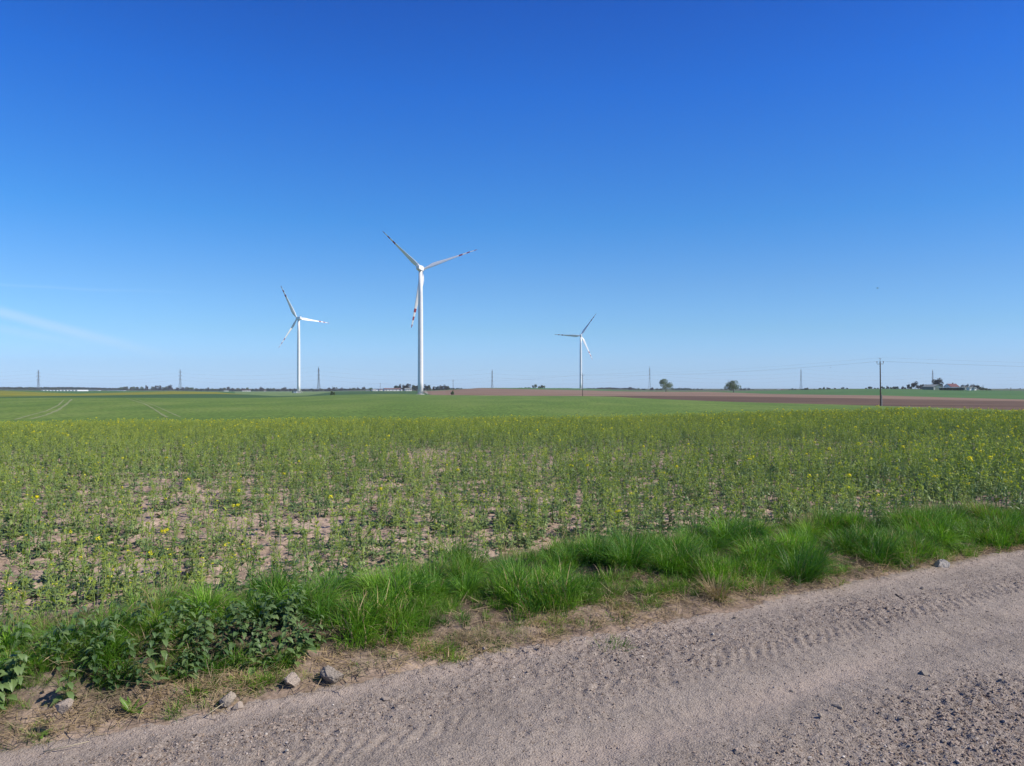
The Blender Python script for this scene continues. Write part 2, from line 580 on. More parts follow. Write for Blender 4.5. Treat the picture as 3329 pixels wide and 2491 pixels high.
def zverge(t, s):
    x, y = xy_of(t, s)
    z = zbase(x, y) - 0.030 + 0.034 * sstep(-0.16, 0.18, s + 0.5 * (fbm(t * 1.3, s * 1.3, 51) - 0.5))
    z = z + 0.075 * (fbm(t * 2.2, s * 2.2, 61) - 0.5) * sstep(0, 0.4, s) * (1 - sstep(1.9, 2.4, s))
    z = z + 0.028 * (fbm(t * 11, s * 11, 71) - 0.5) * sstep(-0.1, 0.3, s)
    # the cut face of the bank on the near left
    z = z + 0.10 * sstep(0.42, 0.62, s + 0.25 * (fbm(t * 1.7, s, 81) - 0.5)) * np.exp(-((t - 0.6) / 1.3) ** 2) * (1 - sstep(1.2, 1.9, s))
    z = z - 0.10 * sstep(2.1, 2.5, s)
    return z


tt = axis_nonuni(-1.2, 9.8, 0.016, -150, 150)
ss = np.arange(-0.45, 2.55, 0.016)
T, S = np.meshgrid(tt, ss)
Xr, Yr = xy_of(T, S)
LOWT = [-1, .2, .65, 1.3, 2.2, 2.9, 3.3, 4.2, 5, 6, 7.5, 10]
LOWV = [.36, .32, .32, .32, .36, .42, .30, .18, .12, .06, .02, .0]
hum_shade = sstep(0.0, 0.15, S - np.interp(T, LOWT, LOWV) + 0.3 * (fbm(T * 2, S * 2, 401, 3) - 0.5)) * (1 - sstep(-0.1, 0.15, S - np.interp(T, [-2, 1.75, 4, 6.5, 8.4, 9.5], [1.15, 1.4, 1.75, 1.5, 1.05, .75])))  # darker soil under the grass: humus, plus shade of the hollows painted in
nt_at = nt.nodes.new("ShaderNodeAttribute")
nt_at.attribute_name = "humus_shade"
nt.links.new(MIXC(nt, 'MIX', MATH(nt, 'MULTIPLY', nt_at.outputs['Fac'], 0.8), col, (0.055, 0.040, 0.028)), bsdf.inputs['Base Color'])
tag(obj("verge_ground", grid_mesh("verge_ground", Xr, Yr, zverge(T, S), M['soil'], attr={"humus_shade": hum_shade})), kind='structure')

# crop field soil, a polar sheet; far columns run all the way round
azv = np.radians(np.concatenate([np.linspace(-180, -46, 24), np.linspace(-44, 44, 900), np.linspace(46, 180, 24)]))
AZC = R(42)


def xcol(az):
    return 1664.5 + F * np.tan(np.clip(az, -AZC, AZC))


M['fsoil'], nt, bsdf, col = groundmat('field_soil', [(0.3, (0.25, 0.18, 0.135)), (0.5, (0.36, 0.268, 0.205)), (0.7, (0.44, 0.335, 0.26))], 1.3,
                                      fine=16, fine_amt=0.28, bump=0.02, bscale=30)
Yv = np.exp(np.linspace(math.log(1.2), math.log(YEND), 620))
Yv = np.concatenate([[0.01, 0.3, 0.7], Yv])
AZ, YY = np.meshgrid(azv, Yv)
rad = YY / np.cos(np.clip(AZ, -AZC, AZC))
X, Y = rad * np.sin(AZ), rad * np.cos(AZ)
t_, s_ = st_of(X, Y)
z0 = CAMZ - (np.interp(xcol(AZ), XT, YTOP) + 25 - HOR) / F * YEND
Zf = 0.04 + (z0 - 0.04) * np.clip((YY - 9) / (YEND - 9), 0, 1) ** 1.25
clod = 0.07 * (fbm(X * 5, Y * 5, 91, 3) - 0.5) + 0.035 * (fbm(X * 16, Y * 16, 95, 3) - 0.5) + 0.05 * (fbm(X * 0.9, Y * 0.9, 97, 2) - 0.5)
fade = 1 - sstep(35, 44.5, YY)
Zf = np.where(s_ > 1.6, Zf + clod * fade, np.where(s_ < -6.8, -0.03 + clod * fade * (s_ < -7.5), -0.14))
for_field_zmask = s_
tag(obj("crop_field_soil", grid_mesh("crop_field_soil", X, Y, Zf, M['fsoil'])), kind='structure')


def zfield(x, y):
    """surface of the crop field with clods"""
    x, y = np.asarray(x, float), np.asarray(y, float)
    c = 0.07 * (fbm(x * 5, y * 5, 91, 3) - 0.5) + 0.035 * (fbm(x * 16, y * 16, 95, 3) - 0.5) + 0.05 * (fbm(x * 0.9, y * 0.9, 97, 2) - 0.5)
    xp = 1664.5 + F * x / y
    z0 = CAMZ - (np.interp(xp, XT, YTOP) + 25 - HOR) / F * YEND
    return 0.04 + (z0 - 0.04) * np.clip((y - 9) / (YEND - 9), 0, 1) ** 1.25 + c * (1 - sstep(35, 44.5, y))


# far fields
M['wheat'], nt, bsdf, col = groundmat('young_wheat', [(0.30, (0.085, 0.150, 0.024)), (0.48, (0.110, 0.176, 0.028)), (0.62, (0.145, 0.205, 0.040)), (0.74, (0.22, 0.25, 0.09))], 0.05,
                                      stretch=(1, 0.3, 1), rot=0.25, fine=2.2, fine_amt=0.42)
M['darkcrop'] = groundmat('dark_wheat', [(0.3, (0.045, 0.095, 0.028)), (0.7, (0.058, 0.115, 0.034))], 0.02, fine=0.6, fine_amt=0.08)[0]
M['plough'] = groundmat('ploughed_earth', [(0.34, (0.078, 0.046, 0.030)), (0.5, (0.120, 0.073, 0.047)), (0.64, (0.170, 0.108, 0.070))], 0.10, stretch=(0.10, 1.0, 1), rot=-0.18, fine=1.2, fine_amt=0.25)[0]
M['bare'] = groundmat('dry_earth', [(0.32, (0.15, 0.090, 0.058)), (0.5, (0.215, 0.138, 0.092)), (0.66, (0.31, 0.215, 0.15))], 0.06, stretch=(0.10, 1.0, 1), rot=-0.12, fine=1.0, fine_amt=0.12)[0]
M['yellowcrop'] = groundmat('flowering_crop', [(0.3, (0.13, 0.16, 0.02)), (0.55, (0.20, 0.20, 0.02)), (0.72, (0.36, 0.30, 0.02))], 0.02, stretch=(0.3, 1, 1), fine=0.5, fine_amt=0.1)[0]
M['pasture'] = groundmat('pale_pasture', [(0.3, (0.12, 0.19, 0.06)), (0.7, (0.17, 0.23, 0.08))], 0.01, fine=0.3, fine_amt=0.1)[0]
M['greenfar'] = groundmat('green_crop', [(0.3, (0.050, 0.125, 0.030)), (0.7, (0.080, 0.16, 0.042))], 0.012, stretch=(0.3, 1, 1), fine=0.2, fine_amt=0.1)[0]
M['plain'] = groundmat('far_plain', [(0.35, (0.05, 0.09, 0.04)), (0.5, (0.09, 0.10, 0.05)), (0.65, (0.11, 0.08, 0.06))], 0.004, fine=0.02, fine_amt=0.2)[0]
xc = xcol(azv)
BB = bounds(xc)
ZN = [(0, 2, 'wheat', [('wheat_field', -9e9, 9e9, 'wheat')], 60), (2, 3, '', [('green_field', -9e9, 9e9, 'darkcrop')], 12),
      (3, 4, '', [('ploughed_field', -9e9, 9e9, 'plough')], 12), (4, 5, '', [('bare_earth_field', -9e9, 9e9, 'bare')], 16),
      (5, 6, '', [('yellow_crop_field', -9e9, 9e9, 'yellowcrop')], 8),
      (6, 7, '', [('green_field', -9e9, 760, 'greenfar'), ('pasture_field', 760, 1080, 'pasture'), ('green_field', 1080, 9e9, 'greenfar')], 14),
      (7, 8, '', [('ground', -9e9, 9e9, 'plain')], 14)]
cosc = np.cos(np.clip(azv, -AZC, AZC))
for k0, k1, _, segs, nr in ZN:
    rows = []
    for k in range(k0, k1):
        (y0, d0), (y1, d1) = BB[k], BB[k + 1]
        n = nr // (k1 - k0)
        for j in range(n + (1 if k == k1 - 1 else 0)):
            w = j / n
            inv = 1 / d0 + (1 / d1 - 1 / d0) * w
            Yd = 1 / inv
            rows.append((Yd, CAMZ - (y0 + (y1 - y0) * w - HOR) / F * Yd))
    Yd = np.array([r[0] for r in rows])
    Zd = np.array([r[1] for r in rows])
    rad = Yd / cosc
    X, Y = rad * np.sin(azv), rad * np.cos(azv)
    thick = BB[k1][1] - BB[k0][1]
    for nm, xa, xb, mt in segs:
        ok = (xc[:-1] >= xa) & (xc[:-1] < xb) & ((thick[:-1] > 0.5) | (thick[1:] > 0.5))
        keep = np.repeat(ok[None, :], Yd.shape[0] - 1, 0)
        if keep.any():
            tag(obj(nm, grid_mesh(nm, X, Y, Zd, M[mt], keep=keep)), kind='structure')


def P(xp, Y, z=None):
    return Vector(((xp - 1664.5) / F * Y, Y, zfar(xp, Y) if z is None else z))


def depth_on(xp, y, k0=1, k1=2):
    (ya, da), (yb, db) = bounds(np.array([xp]))[k0], bounds(np.array([xp]))[k1]
    w = (y - ya[0]) / (yb[0] - ya[0])
    return 1 / (1 / da[0] + (1 / db[0] - 1 / da[0]) * w)


# wheel tracks left in the young wheat
M['track'] = plain('worn_track', (0.21, 0.23, 0.09), 0.95)
for pts, w0, lb in (([(100, 1363), (150, 1350), (190, 1333), (215, 1315), (236, 1296)], 0.55, 1),
                    ([(48, 1365), (100, 1350), (150, 1337), (190, 1318), (210, 1298)], 0.35, 1),
                    ([(412, 1296), (470, 1313), (500, 1330), (530, 1350), (545, 1358)], 0.35, 1),
                    ([(440, 1297), (505, 1320), (560, 1345), (590, 1358)], 0.25, 1)):
    pp = []
    for (xa, ya), (xb, yb) in zip(pts[:-1], pts[1:]):
        for j in range(10):
            w = j / 10
            xq, yq = xa + (xb - xa) * w, ya + (yb - ya) * w
            d = depth_on(xq, yq)
            pp.append(P(xq, d) + Vector((0, 0, 0.03)))
    vs, fs = [], []
    for i, p in enumerate(pp):
        d = (pp[min(i + 1, len(pp) - 1)] - pp[max(i - 1, 0)]).normalized()
        sd = Vector((d.y, -d.x, 0)) * w0 * 0.5 * (0.6 + 0.8 * random.random())
        vs += [p - sd, p + sd]
        if i:
            fs.append((2 * i - 2, 2 * i - 1, 2 * i + 1, 2 * i))
    tag(obj("path", mesh("path", vs, fs, M['track'])), kind='structure')


# ------------------------------------------------------------------ scattering (geometry nodes, only for ground cover)
def scatter(name, protos, pos, rot, scl, idx, label, cat=None):
    pc = bpy.data.collections.new(name + "_kinds")
    for i, me in enumerate(protos):
        pc.objects.link(bpy.data.objects.new("kind_%s_%02d" % (name, i), me))
    me = bpy.data.meshes.new(name)
    n = len(pos)
    me.vertices.add(n)
    me.vertices.foreach_set("co", np.asarray(pos, np.float32).ravel())
    a = me.attributes.new("rot", 'FLOAT_VECTOR', 'POINT')
    a.data.foreach_set("vector", np.asarray(rot, np.float32).ravel())
    a = me.attributes.new("scl", 'FLOAT_VECTOR', 'POINT')
    a.data.foreach_set("vector", np.asarray(scl, np.float32).ravel())
    a = me.attributes.new("pick", 'INT', 'POINT')
    a.data.foreach_set("value", np.asarray(idx, np.int32))
    o = obj(name, me)
    ng = bpy.data.node_groups.new(name, 'GeometryNodeTree')
    ng.interface.new_socket("Geometry", in_out='INPUT', socket_type='NodeSocketGeometry')
    ng.interface.new_socket("Geometry", in_out='OUTPUT', socket_type='NodeSocketGeometry')
    gi, go = ng.nodes.new('NodeGroupInput'), ng.nodes.new('NodeGroupOutput')
    ip = ng.nodes.new('GeometryNodeInstanceOnPoints')
    ci = ng.nodes.new('GeometryNodeCollectionInfo')
    ci.inputs['Collection'].default_value = pc
    ci.inputs['Separate Children'].default_value = True
    ci.inputs['Reset Children'].default_value = True

    def na(nm, typ):
        q = ng.nodes.new('GeometryNodeInputNamedAttribute')
        q.data_type = typ
        q.inputs[0].default_value = nm
        return q.outputs[0]
    ng.links.new(gi.outputs[0], ip.inputs['Points'])
    ng.links.new(ci.outputs[0], ip.inputs['Instance'])
    ip.inputs['Pick Instance'].default_value = True
    ng.links.new(na('pick', 'INT'), ip.inputs['Instance Index'])
    er = ng.nodes.new('FunctionNodeEulerToRotation')
    ng.links.new(na('rot', 'FLOAT_VECTOR'), er.inputs[0])
    ng.links.new(er.outputs[0], ip.inputs['Rotation'])
    ng.links.new(na('scl', 'FLOAT_VECTOR'), ip.inputs['Scale'])
    ng.links.new(ip.outputs[0], go.inputs[0])
    md = o.modifiers.new("scatter", 'NODES')
    md.node_group = ng
    tag(o, label, cat, kind='stuff')
    return o


def U3(s):
    s = np.asarray(s, float)
    return np.stack([s, s, s], -1)


# ------------------------------------------------------------------ plants
def blade(mb, base, az, L, w, th0, th1, mi=0, n=5, twist=0.0):
    """a tapering curved blade; th = angle from vertical at foot and added towards the tip"""
    p = Vector(base)
    side = Vector((-math.sin(az), math.cos(az), 0))
    vs, fs = [], []
    for k in range(n + 1):
        u = k / n
        th = th0 + th1 * u ** 1.4
        d = Vector((math.cos(az) * math.sin(th), math.sin(az) * math.sin(th), math.cos(th)))
        if k:
            p = p + d * (L / n)
        ww = w * (1 - u ** 2.2) * 0.5
        sd = (side * math.cos(twist * u) + d.cross(side) * math.sin(twist * u)) * ww
        if k < n:
            vs += [p - sd, p + sd]
        else:
            vs.append(p)
    for k in range(n - 1):
        fs.append((2 * k, 2 * k + 1, 2 * k + 3, 2 * k + 2))
    fs.append((2 * n - 2, 2 * n - 1, 2 * n))
    mb.add(vs, fs, mi)


def grass_clump(nb, rad, L, w, lean, droop, dry=0.06, seed=0, yel=0.15, bias=None):
    rs = random.Random(seed)
    mb = MB()
    for _ in range(nb):
        r, a = rad * math.sqrt(rs.random()), rs.random() * 6.283
        az = a + rs.gauss(0, 0.7)
        if bias is not None and rs.random() < 0.5:
            az = bias + rs.gauss(0, 0.5)
        l = L * rs.uniform(0.5, 1.1)
        k = rs.random()
        mi = 2 if k < dry else (1 if k < dry + yel else 0)
        blade(mb, (r * math.cos(a), r * math.sin(a), -0.01), az, l, w * rs.uniform(0.6, 1.2), abs(rs.gauss(lean, lean * 0.6)),
              abs(rs.gauss(droop, droop * 0.5)), mi, 5 if nb < 200 else 4, rs.uniform(-1, 1))
    return mb.mesh("grass_clump", [M['grass'], M['grass2'], M['straw']])


def leaf(mb, base, az, L, w, up, droop, mi, lobes=True, rs=random, nseg=5):
    """leaf with a folded midrib and a wavy margin"""
    p = Vector(base)
    side = Vector((-math.sin(az), math.cos(az), 0))
    vs, fs = [], []
    th = up
    prof = [0.12, 0.35, 0.75, 1.0, 0.7, 0.0] if lobes else [0.25, 0.8, 1.0, 0.85, 0.5, 0.0]
    for k in range(nseg + 1):
        u = k / nseg
        th = up - droop * u
        d = Vector((math.cos(az) * math.cos(th), math.sin(az) * math.cos(th), math.sin(th)))
        if k:
            p = p + d * (L / nseg)
        nrm = side.cross(d)
        ww = w * prof[min(k, 5)] * 0.5 * (rs.uniform(0.75, 1.25) if lobes else 1)
        lift = nrm * ww * 0.35
        vs += [p - side * ww + lift * rs.uniform(0, 1.6), p, p + side * ww + lift * rs.uniform(0, 1.6)]
    for k in range(nseg):
        a, b = 3 * k, 3 * k + 3
        fs += [(a, a + 1, b + 1, b), (a + 1, a + 2, b + 2, b + 1)]
    mb.add(vs, fs, mi)


def octa(mb, c, r, mi, sz=1.0):
    x, y, z = c
    mb.add([(x + r, y, z), (x, y + r, z), (x - r, y, z), (x, y - r, z), (x, y, z + r * sz), (x, y, z - r * sz)],
           [(0, 1, 4), (1, 2, 4), (2, 3, 4), (3, 0, 4), (1, 0, 5), (2, 1, 5), (3, 2, 5), (0, 3, 5)], mi)


def flower_head(mb, c, r, rs, bloom):
    for _ in range(9):
        octa(mb, (c[0] + rs.gauss(0, r * 0.35), c[1] + rs.gauss(0, r * 0.35), c[2] + rs.gauss(0, r * 0.4)), r * 0.16, 3, 1.5)
    if bloom:
        for _ in range(int(14 * bloom)):
            a, e = rs.random() * 6.283, rs.uniform(-0.3, 0.9)
            q = Vector((math.cos(a) * math.cos(e), math.sin(a) * math.cos(e), math.sin(e) * 1.2))
            p = Vector(c) + q * r * rs.uniform(0.5, 1.0)
            s1 = q.cross(Vector((0, 0, 1))).normalized() * r * 0.28
            s2 = q.cross(s1).normalized() * r * 0.28
            mb.add([p - s1, p - s2, p + s1, p + s2], [(0, 1, 2, 3)], 4)


def rape_plant(seed, H, bloom=0.0, nlow=8, parts=False, lush=1.0):
    """stalk, lobed lower leaves, small upper leaves, side shoots with bud heads"""
    rs = random.Random(seed)
    mb = MB()
    bend = (rs.gauss(0, 0.05), rs.gauss(0, 0.05))
    pt = lambda u: (bend[0] * u * u, bend[1] * u * u, H * u)
    mb.tube([pt(0), pt(0.35), pt(0.7), pt(0.98)], [0.0055, 0.0048, 0.0035, 0.002], 4, 2, cap=False)
    for i in range(nlow):
        u = rs.uniform(0.02, 0.5)
        leaf(mb, pt(u), rs.random() * 6.283, rs.uniform(0.06, 0.12) * lush * (1.1 - 0.5 * u), rs.uniform(0.025, 0.045) * lush, rs.uniform(0.1, 0.9), rs.uniform(0.5, 1.6), 0, True, rs)
    for i in range(10):
        u = rs.uniform(0.4, 0.97)
        leaf(mb, pt(u), rs.random() * 6.283, rs.uniform(0.035, 0.075), rs.uniform(0.014, 0.028), rs.uniform(0.3, 1.0), rs.uniform(0.2, 0.9), 1 if u > 0.6 else 0, False, rs)
    for i in range(rs.randint(2, 4)):
        u = rs.uniform(0.45, 0.85)
        a = rs.random() * 6.283
        b = Vector(pt(u))
        l = H * rs.uniform(0.15, 0.3)
        e = b + Vector((math.cos(a) * l * 0.4, math.sin(a) * l * 0.4, l * 0.9))
        mb.tube([b, (b + e) / 2 + Vector((math.cos(a), math.sin(a), 0)) * 0.01, e], [0.003, 0.0024, 0.0015], 3, 2, cap=False)
        leaf(mb, (b + e) / 2, rs.random() * 6.283, 0.04, 0.014, 0.6, 0.6, 1, False, rs)
        flower_head(mb, e, 0.013, rs, bloom * rs.random())
    flower_head(mb, pt(1.0), 0.02 + 0.008 * bloom, rs, bloom)
    return mb


RM = [M['rleaf'], M['rtop'], M['rstem'], M['rbud'], M['rflower']]
rape_kinds = [rape_plant(100 + i, h, bl, nl, lush=lu).mesh("rape_plant", RM) for i, (h, bl, nl, lu) in enumerate(
    [(0.36, 0, 9, 1.0), (0.42, 0, 10, 1.0), (0.47, 0, 9, 1.0), (0.40, 0, 12, 1.15), (0.44, 0.0, 8, 0.9), (0.50, 0.25, 9, 1.0),
     (0.38, 0.0, 13, 1.1), (0.46, 0.0, 10, 1.0), (0.49, 0.8, 8, 0.9), (0.55, 1.4, 8, 0.9)])]
for i in range(4):                          # low rosettes without a stalk
    rs = random.Random(900 + i)
    mb = MB()
    for _ in range(10):
        a = rs.random() * 6.283
        leaf(mb, (0.02 * math.cos(a), 0.02 * math.sin(a), 0.005 + rs.random() * 0.04), a, rs.uniform(0.05, 0.11), rs.uniform(0.022, 0.042), rs.uniform(0.2, 1.0), rs.uniform(0.4, 1.3), 0, True, rs)
    rape_kinds.append(mb.mesh("rape_rosette", RM))


def verge_width(t):
    return np.interp(t, [-2, 0.6, 1.75, 3.5, 4.8, 6.5, 8.4, 9.5, 30], [1.1, 1.15, 1.42, 1.75, 1.78, 1.5, 1.05, 0.75, 0.7])


# crop plants over the field: dense and flowering far off, patchy near the left
def crop_points():
    pts = []
    for (y0, y1, dens) in ((4, 9, 125), (9, 16, 80), (16, 28, 40), (28, 46, 30)):
        half = math.tan(R(40))
        n = int(dens * (y1 ** 2 - y0 ** 2) * half)
        y = np.sqrt(rng.uniform(y0 ** 2, y1 ** 2, n))
        x = rng.uniform(-1, 1, n) * half * y
        pts.append(np.stack([x, y], -1))
    p = np.concatenate(pts)
    x, y = p[:, 0], p[:, 1]
    t, s = st_of(x, y)
    xp = 1664.5 + F * x / y
    cover = 0.55 * fbm(x * 0.5, y * 1.7, 201, 4) + 0.45 * fbm(x * 2.0, y * 3.6, 207, 3)
    near = 1 - sstep(10, 24, y)
    right = sstep(1500, 2700, xp)
    thr = 0.285 + 0.130 * near * (1 - 0.65 * right) + 0.10 * (1 - near) * (1 - sstep(20, 34, y)) * (1 - right)
    keep = (s > verge_width(t) + 0.05) & (rng.random(len(x)) < 0.12 + 0.88 * sstep(thr - 0.03, thr + 0.07, cover))
    return x[keep], y[keep], xp[keep]


x, y, xp = crop_points()
n = len(x)
k = rng.random(n)
far = sstep(12, 40, y)
flower_p = 0.007 + 0.040 * far + 0.03 * sstep(2400, 3329, xp)
kind = np.where(k < flower_p, rng.integers(8, 10, n), np.where(k < flower_p + 0.06 + 0.22 * far, 5, np.where(k < 0.36 + 0.46 * far, rng.integers(0, 8, n), rng.integers(10, 14, n))))
hgt = (0.66 + 0.16 * sstep(12, 26, y) + 0.35 * fbm(x * 0.3, y * 0.3, 211, 2)) * (1 + 0.28 * sstep(1800, 3329, xp)) * rng.uniform(0.75, 1.15, n)
hgt *= 1 - 0.35 * sstep(38, 46, y)
pos = np.stack([x, y, zfield(x, y) - 0.01], -1)
rot = np.stack([rng.normal(0, 0.07, n), rng.normal(0, 0.07, n), rng.uniform(0, 6.283, n)], -1)
scatter("rape_crop", rape_kinds, pos, rot, U3(hgt), kind, "patchy green rapeseed crop with scattered yellow flowers")
print("crop plants", n)

# clods and crumbs of dry earth lying on the field
M['clod'] = plain('dry_clod', (0.35, 0.26, 0.195), 0.95, nscale=20, namt=0.15)
n0 = 26000
cy = np.sqrt(rng.uniform(4 ** 2, 20 ** 2, n0))
cx = rng.uniform(-0.8, 0.8, n0) * cy
t, s = st_of(cx, cy)
kp = (s > verge_width(t) - 0.1) & (fbm(cx * 1.4, cy * 1.4, 221, 3) > 0.45)
cx, cy = cx[kp], cy[kp]
clod_kinds = None
CLODS = (cx, cy)

# grass of the verge
gk = [grass_clump(50, 0.07, 0.26, 0.0062, 0.25, 0.9, 0.03, 1, 0.05), grass_clump(50, 0.07, 0.32, 0.0058, 0.22, 1.0, 0.04, 2, 0.1, 0.4),
      grass_clump(45, 0.08, 0.22, 0.0080, 0.4, 1.1, 0.05, 3, 0.2), grass_clump(45, 0.07, 0.12, 0.0050, 0.4, 0.9, 0.12, 4, 0.25),
      grass_clump(45, 0.08, 0.10, 0.0045, 0.6, 0.8, 0.35, 5, 0.3), grass_clump(40, 0.06, 0.28, 0.0030, 0.25, 0.7, 0.9, 6, 0.1),
      grass_clump(50, 0.08, 0.20, 0.0050, 0.35, 1.1, 0.04, 7, 0.55, 0.2),
      grass_clump(420, 0.08, 0.34, 0.0050, 0.50, 1.05, 0.02, 8, 0.04), grass_clump(380, 0.07, 0.34, 0.0052, 0.50, 1.2, 0.03, 9, 0.10, 0.3),
      grass_clump(360, 0.08, 0.30, 0.0042, 0.35, 0.9, 0.05, 10, 0.5)]


def verge_points(n):
    t = rng.uniform(-1.2, 11.5, n)
    w = verge_width(t)
    s = rng.uniform(0.05, 1.0, n) * (w + 0.25)
    return t, s, w


t, s, w = verge_points(11500)
nmask = fbm(t * 1.1, s * 1.6, 301, 4)
low = np.interp(t, [-1, .2, .65, 1.3, 2.2, 2.9, 3.3, 4.2, 5, 6, 7.5, 10], [.36, .32, .32, .32, .36, .42, .30, .18, .12, .06, .02, .0])         # where the tall grass begins
edge = s + (0.2 + 0.25 * sstep(1.0, 2.0, t)) * (nmask - 0.5)
tall = sstep(low, low + 0.15, edge)
dens = 0.05 + 0.95 * tall
thin_top = 1 - 0.8 * sstep(w - 0.12, w + 0.2, s + 0.4 * (nmask - 0.5))
gap = np.exp(-(((t + 0.1) / 0.25) ** 2 + ((s - 1.0) / 0.35) ** 2))
def hollow(t, s):
    """gaps between the tussocks where the ground lies in shade"""
    return sstep(0.53, 0.60, fbm(t * 2.6, s * 3.2, 343, 2)) * sstep(0.4, 1.6, t)


holes = 1 - 0.6 * hollow(t, s) * tall
keep = rng.random(len(t)) < dens * thin_top * (1 - gap) * holes * 0.75
extra = (edge > 0.08) & (edge < low) & (fbm(t * 2.4, s * 3.0, 351, 3) > 0.42 + 0.10 * sstep(2.0, 1.2, t)) & (rng.random(len(t)) < 0.9)
keep |= extra
t, s, w, tall, nmask = t[keep], s[keep], w[keep], tall[keep], nmask[keep]
n = len(t)
r = rng.random(n)
bright = fbm(t * 1.6, s * 2.0, 311, 3)
kind = np.where(tall < 0.5, np.where(r < 0.5, 3, 4), np.where(r < 0.38, 0, np.where(r < 0.66, 1, np.where(r < 0.88, 2, 6))))
kind = np.where((s > w - 0.15) & (r < 0.35), 5, kind)
kind = np.where(rng.random(n) < 0.05, 5, kind)
kind = np.where((tall >= 0.5) & (bright > 0.60) & (r > 0.3), 6, kind)
x, y = xy_of(t, s)
clump = fbm(t * 2.6, s * 3.2, 321, 3)
sc = (0.36 + 0.56 * sstep(0.35, 0.68, clump)) * (1 - 0.2 * sstep(1.6, 0.6, t)) * (1 - 0.4 * hollow(t, s)) * rng.uniform(0.8, 1.1, n) * np.where(tall < 0.5, 0.9, 1.0)
# fuller tussocks, kept apart from one another
tt_, ts_ = [], []
for _ in range(1400):
    a, b = rng.uniform(-1.0, 11), rng.random()
    wv = float(verge_width(a))
    lo_ = float(np.interp(a, [-1, .2, 1.3, 2.9, 4.2, 6, 10], [.5, .45, .65, .9, .7, .35, .2]))
    b = lo_ + b * (wv - 0.1 - lo_)
    if hollow(np.array([a]), np.array([b]))[0] < 0.4 and all((a - p) ** 2 + (b - q) ** 2 > 0.24 ** 2 for p, q in zip(tt_, ts_)) and rng.random() < 0.75:
        tt_.append(a)
        ts_.append(b)
nt_ = len(tt_)
tt_, ts_ = np.array(tt_), np.array(ts_)
x2, y2 = xy_of(tt_, ts_)
t, s = np.concatenate([t, tt_]), np.concatenate([s, ts_])
x, y = np.concatenate([x, x2]), np.concatenate([y, y2])
kind = np.concatenate([kind, rng.integers(7, 10, nt_)])
sc = np.concatenate([sc, rng.uniform(0.6, 1.05, nt_) * (1 - 0.3 * sstep(1.6, 0.6, tt_))])
n += nt_
pos = np.stack([x, y, zverge(t, s) - 0.005], -1)
rot = np.stack([rng.normal(0, 0.12, n), rng.normal(0.06, 0.12, n), rng.normal(0.3, 0.9, n)], -1)
scatter("verge_grass", gk, pos, rot, U3(sc), kind, "lush green grass growing along the road verge")
print("grass clumps", n)

# straw and dead stems lying along the verge edge
sk = []
for i in range(5):
    rs = random.Random(50 + i)
    mb = MB()
    for _ in range(9):
        blade(mb, (rs.gauss(0, 0.05), rs.gauss(0, 0.05), rs.uniform(0.0, 0.012)), rs.random() * 6.283, rs.uniform(0.05, 0.16), rs.uniform(0.002, 0.0045),
              rs.uniform(1.25, 1.6), rs.uniform(-0.3, 0.4), 0, 4)
    sk.append(mb.mesh("straw_bits", [M['straw']]))
n0 = 4200
t = rng.uniform(-1.2, 11.5, n0)
s = rng.gamma(2.2, 0.17, n0) + 0.02
keep = (s < 0.95) & (rng.random(n0) < 0.25 + 0.9 * fbm(t * 1.5, s * 2, 331, 3)) & (s > 0.16 * fbm(t * 2, s, 333, 2))
t, s = t[keep], s[keep]
n = len(t)
x, y = xy_of(t, s)
pos = np.stack([x, y, np.maximum(zverge(t, s), zroad(t, s)) + 0.002], -1)
rot = np.stack([rng.normal(0, 0.15, n), rng.normal(0, 0.15, n), rng.uniform(0, 6.283, n)], -1)
scatter("straw_litter", sk, pos, rot, U3(rng.uniform(0.6, 1.3, n)), rng.integers(0, 5, n), "dry straw and dead grass lying along the road edge")

# nettles
def nettle(seed, H=0.2):
    rs = random.Random(seed)
    mb = MB()
    mb.tube([(0, 0, 0), (0.005, 0, H * 0.5), (0.01, 0.005, H)], [0.003, 0.0025, 0.0015], 4, 0, cap=False)
    for lv in range(6):
        u = 0.15 + lv * 0.16
        a0 = lv * 1.57 + rs.uniform(-0.2, 0.2)
        L = 0.075 * (1.15 - 0.55 * u)
        for a in (a0, a0 + math.pi):
            p = Vector((0.01 * u, 0, H * u))
            d0 = Vector((math.cos(a), math.sin(a), 0))
            side = Vector((-math.sin(a), math.cos(a), 0))
            tip_drop = rs.uniform(0.15, 0.7)
            mid, le, ri = [], [], []
            nn = 8
            for q in range(nn + 1):
                v = q / nn
                c = p + d0 * (0.012 + L * v) + Vector((0, 0, 0.010 - L * tip_drop * v * v))
                wv = L * 0.34 * math.sin(math.pi * min(1, v * 0.92 + 0.12)) ** 0.8 * (1 if q % 2 else 0.74)
                if q == nn:
                    wv = 0
                mid.append(c)
                le.append(c - side * wv + Vector((0, 0, wv * 0.3)))
                ri.append(c + side * wv + Vector((0, 0, wv * 0.3)))
            vs = mid + le + ri
            fs = []
            for q in range(nn):
                fs += [(q, q + 1, nn + 1 + q + 1, nn + 1 + q), (q + 1, q, 2 * nn + 2 + q, 2 * nn + 2 + q + 1)]
            mb.add(vs, fs, 0)
    return mb.mesh("nettle", [M['nettle']])


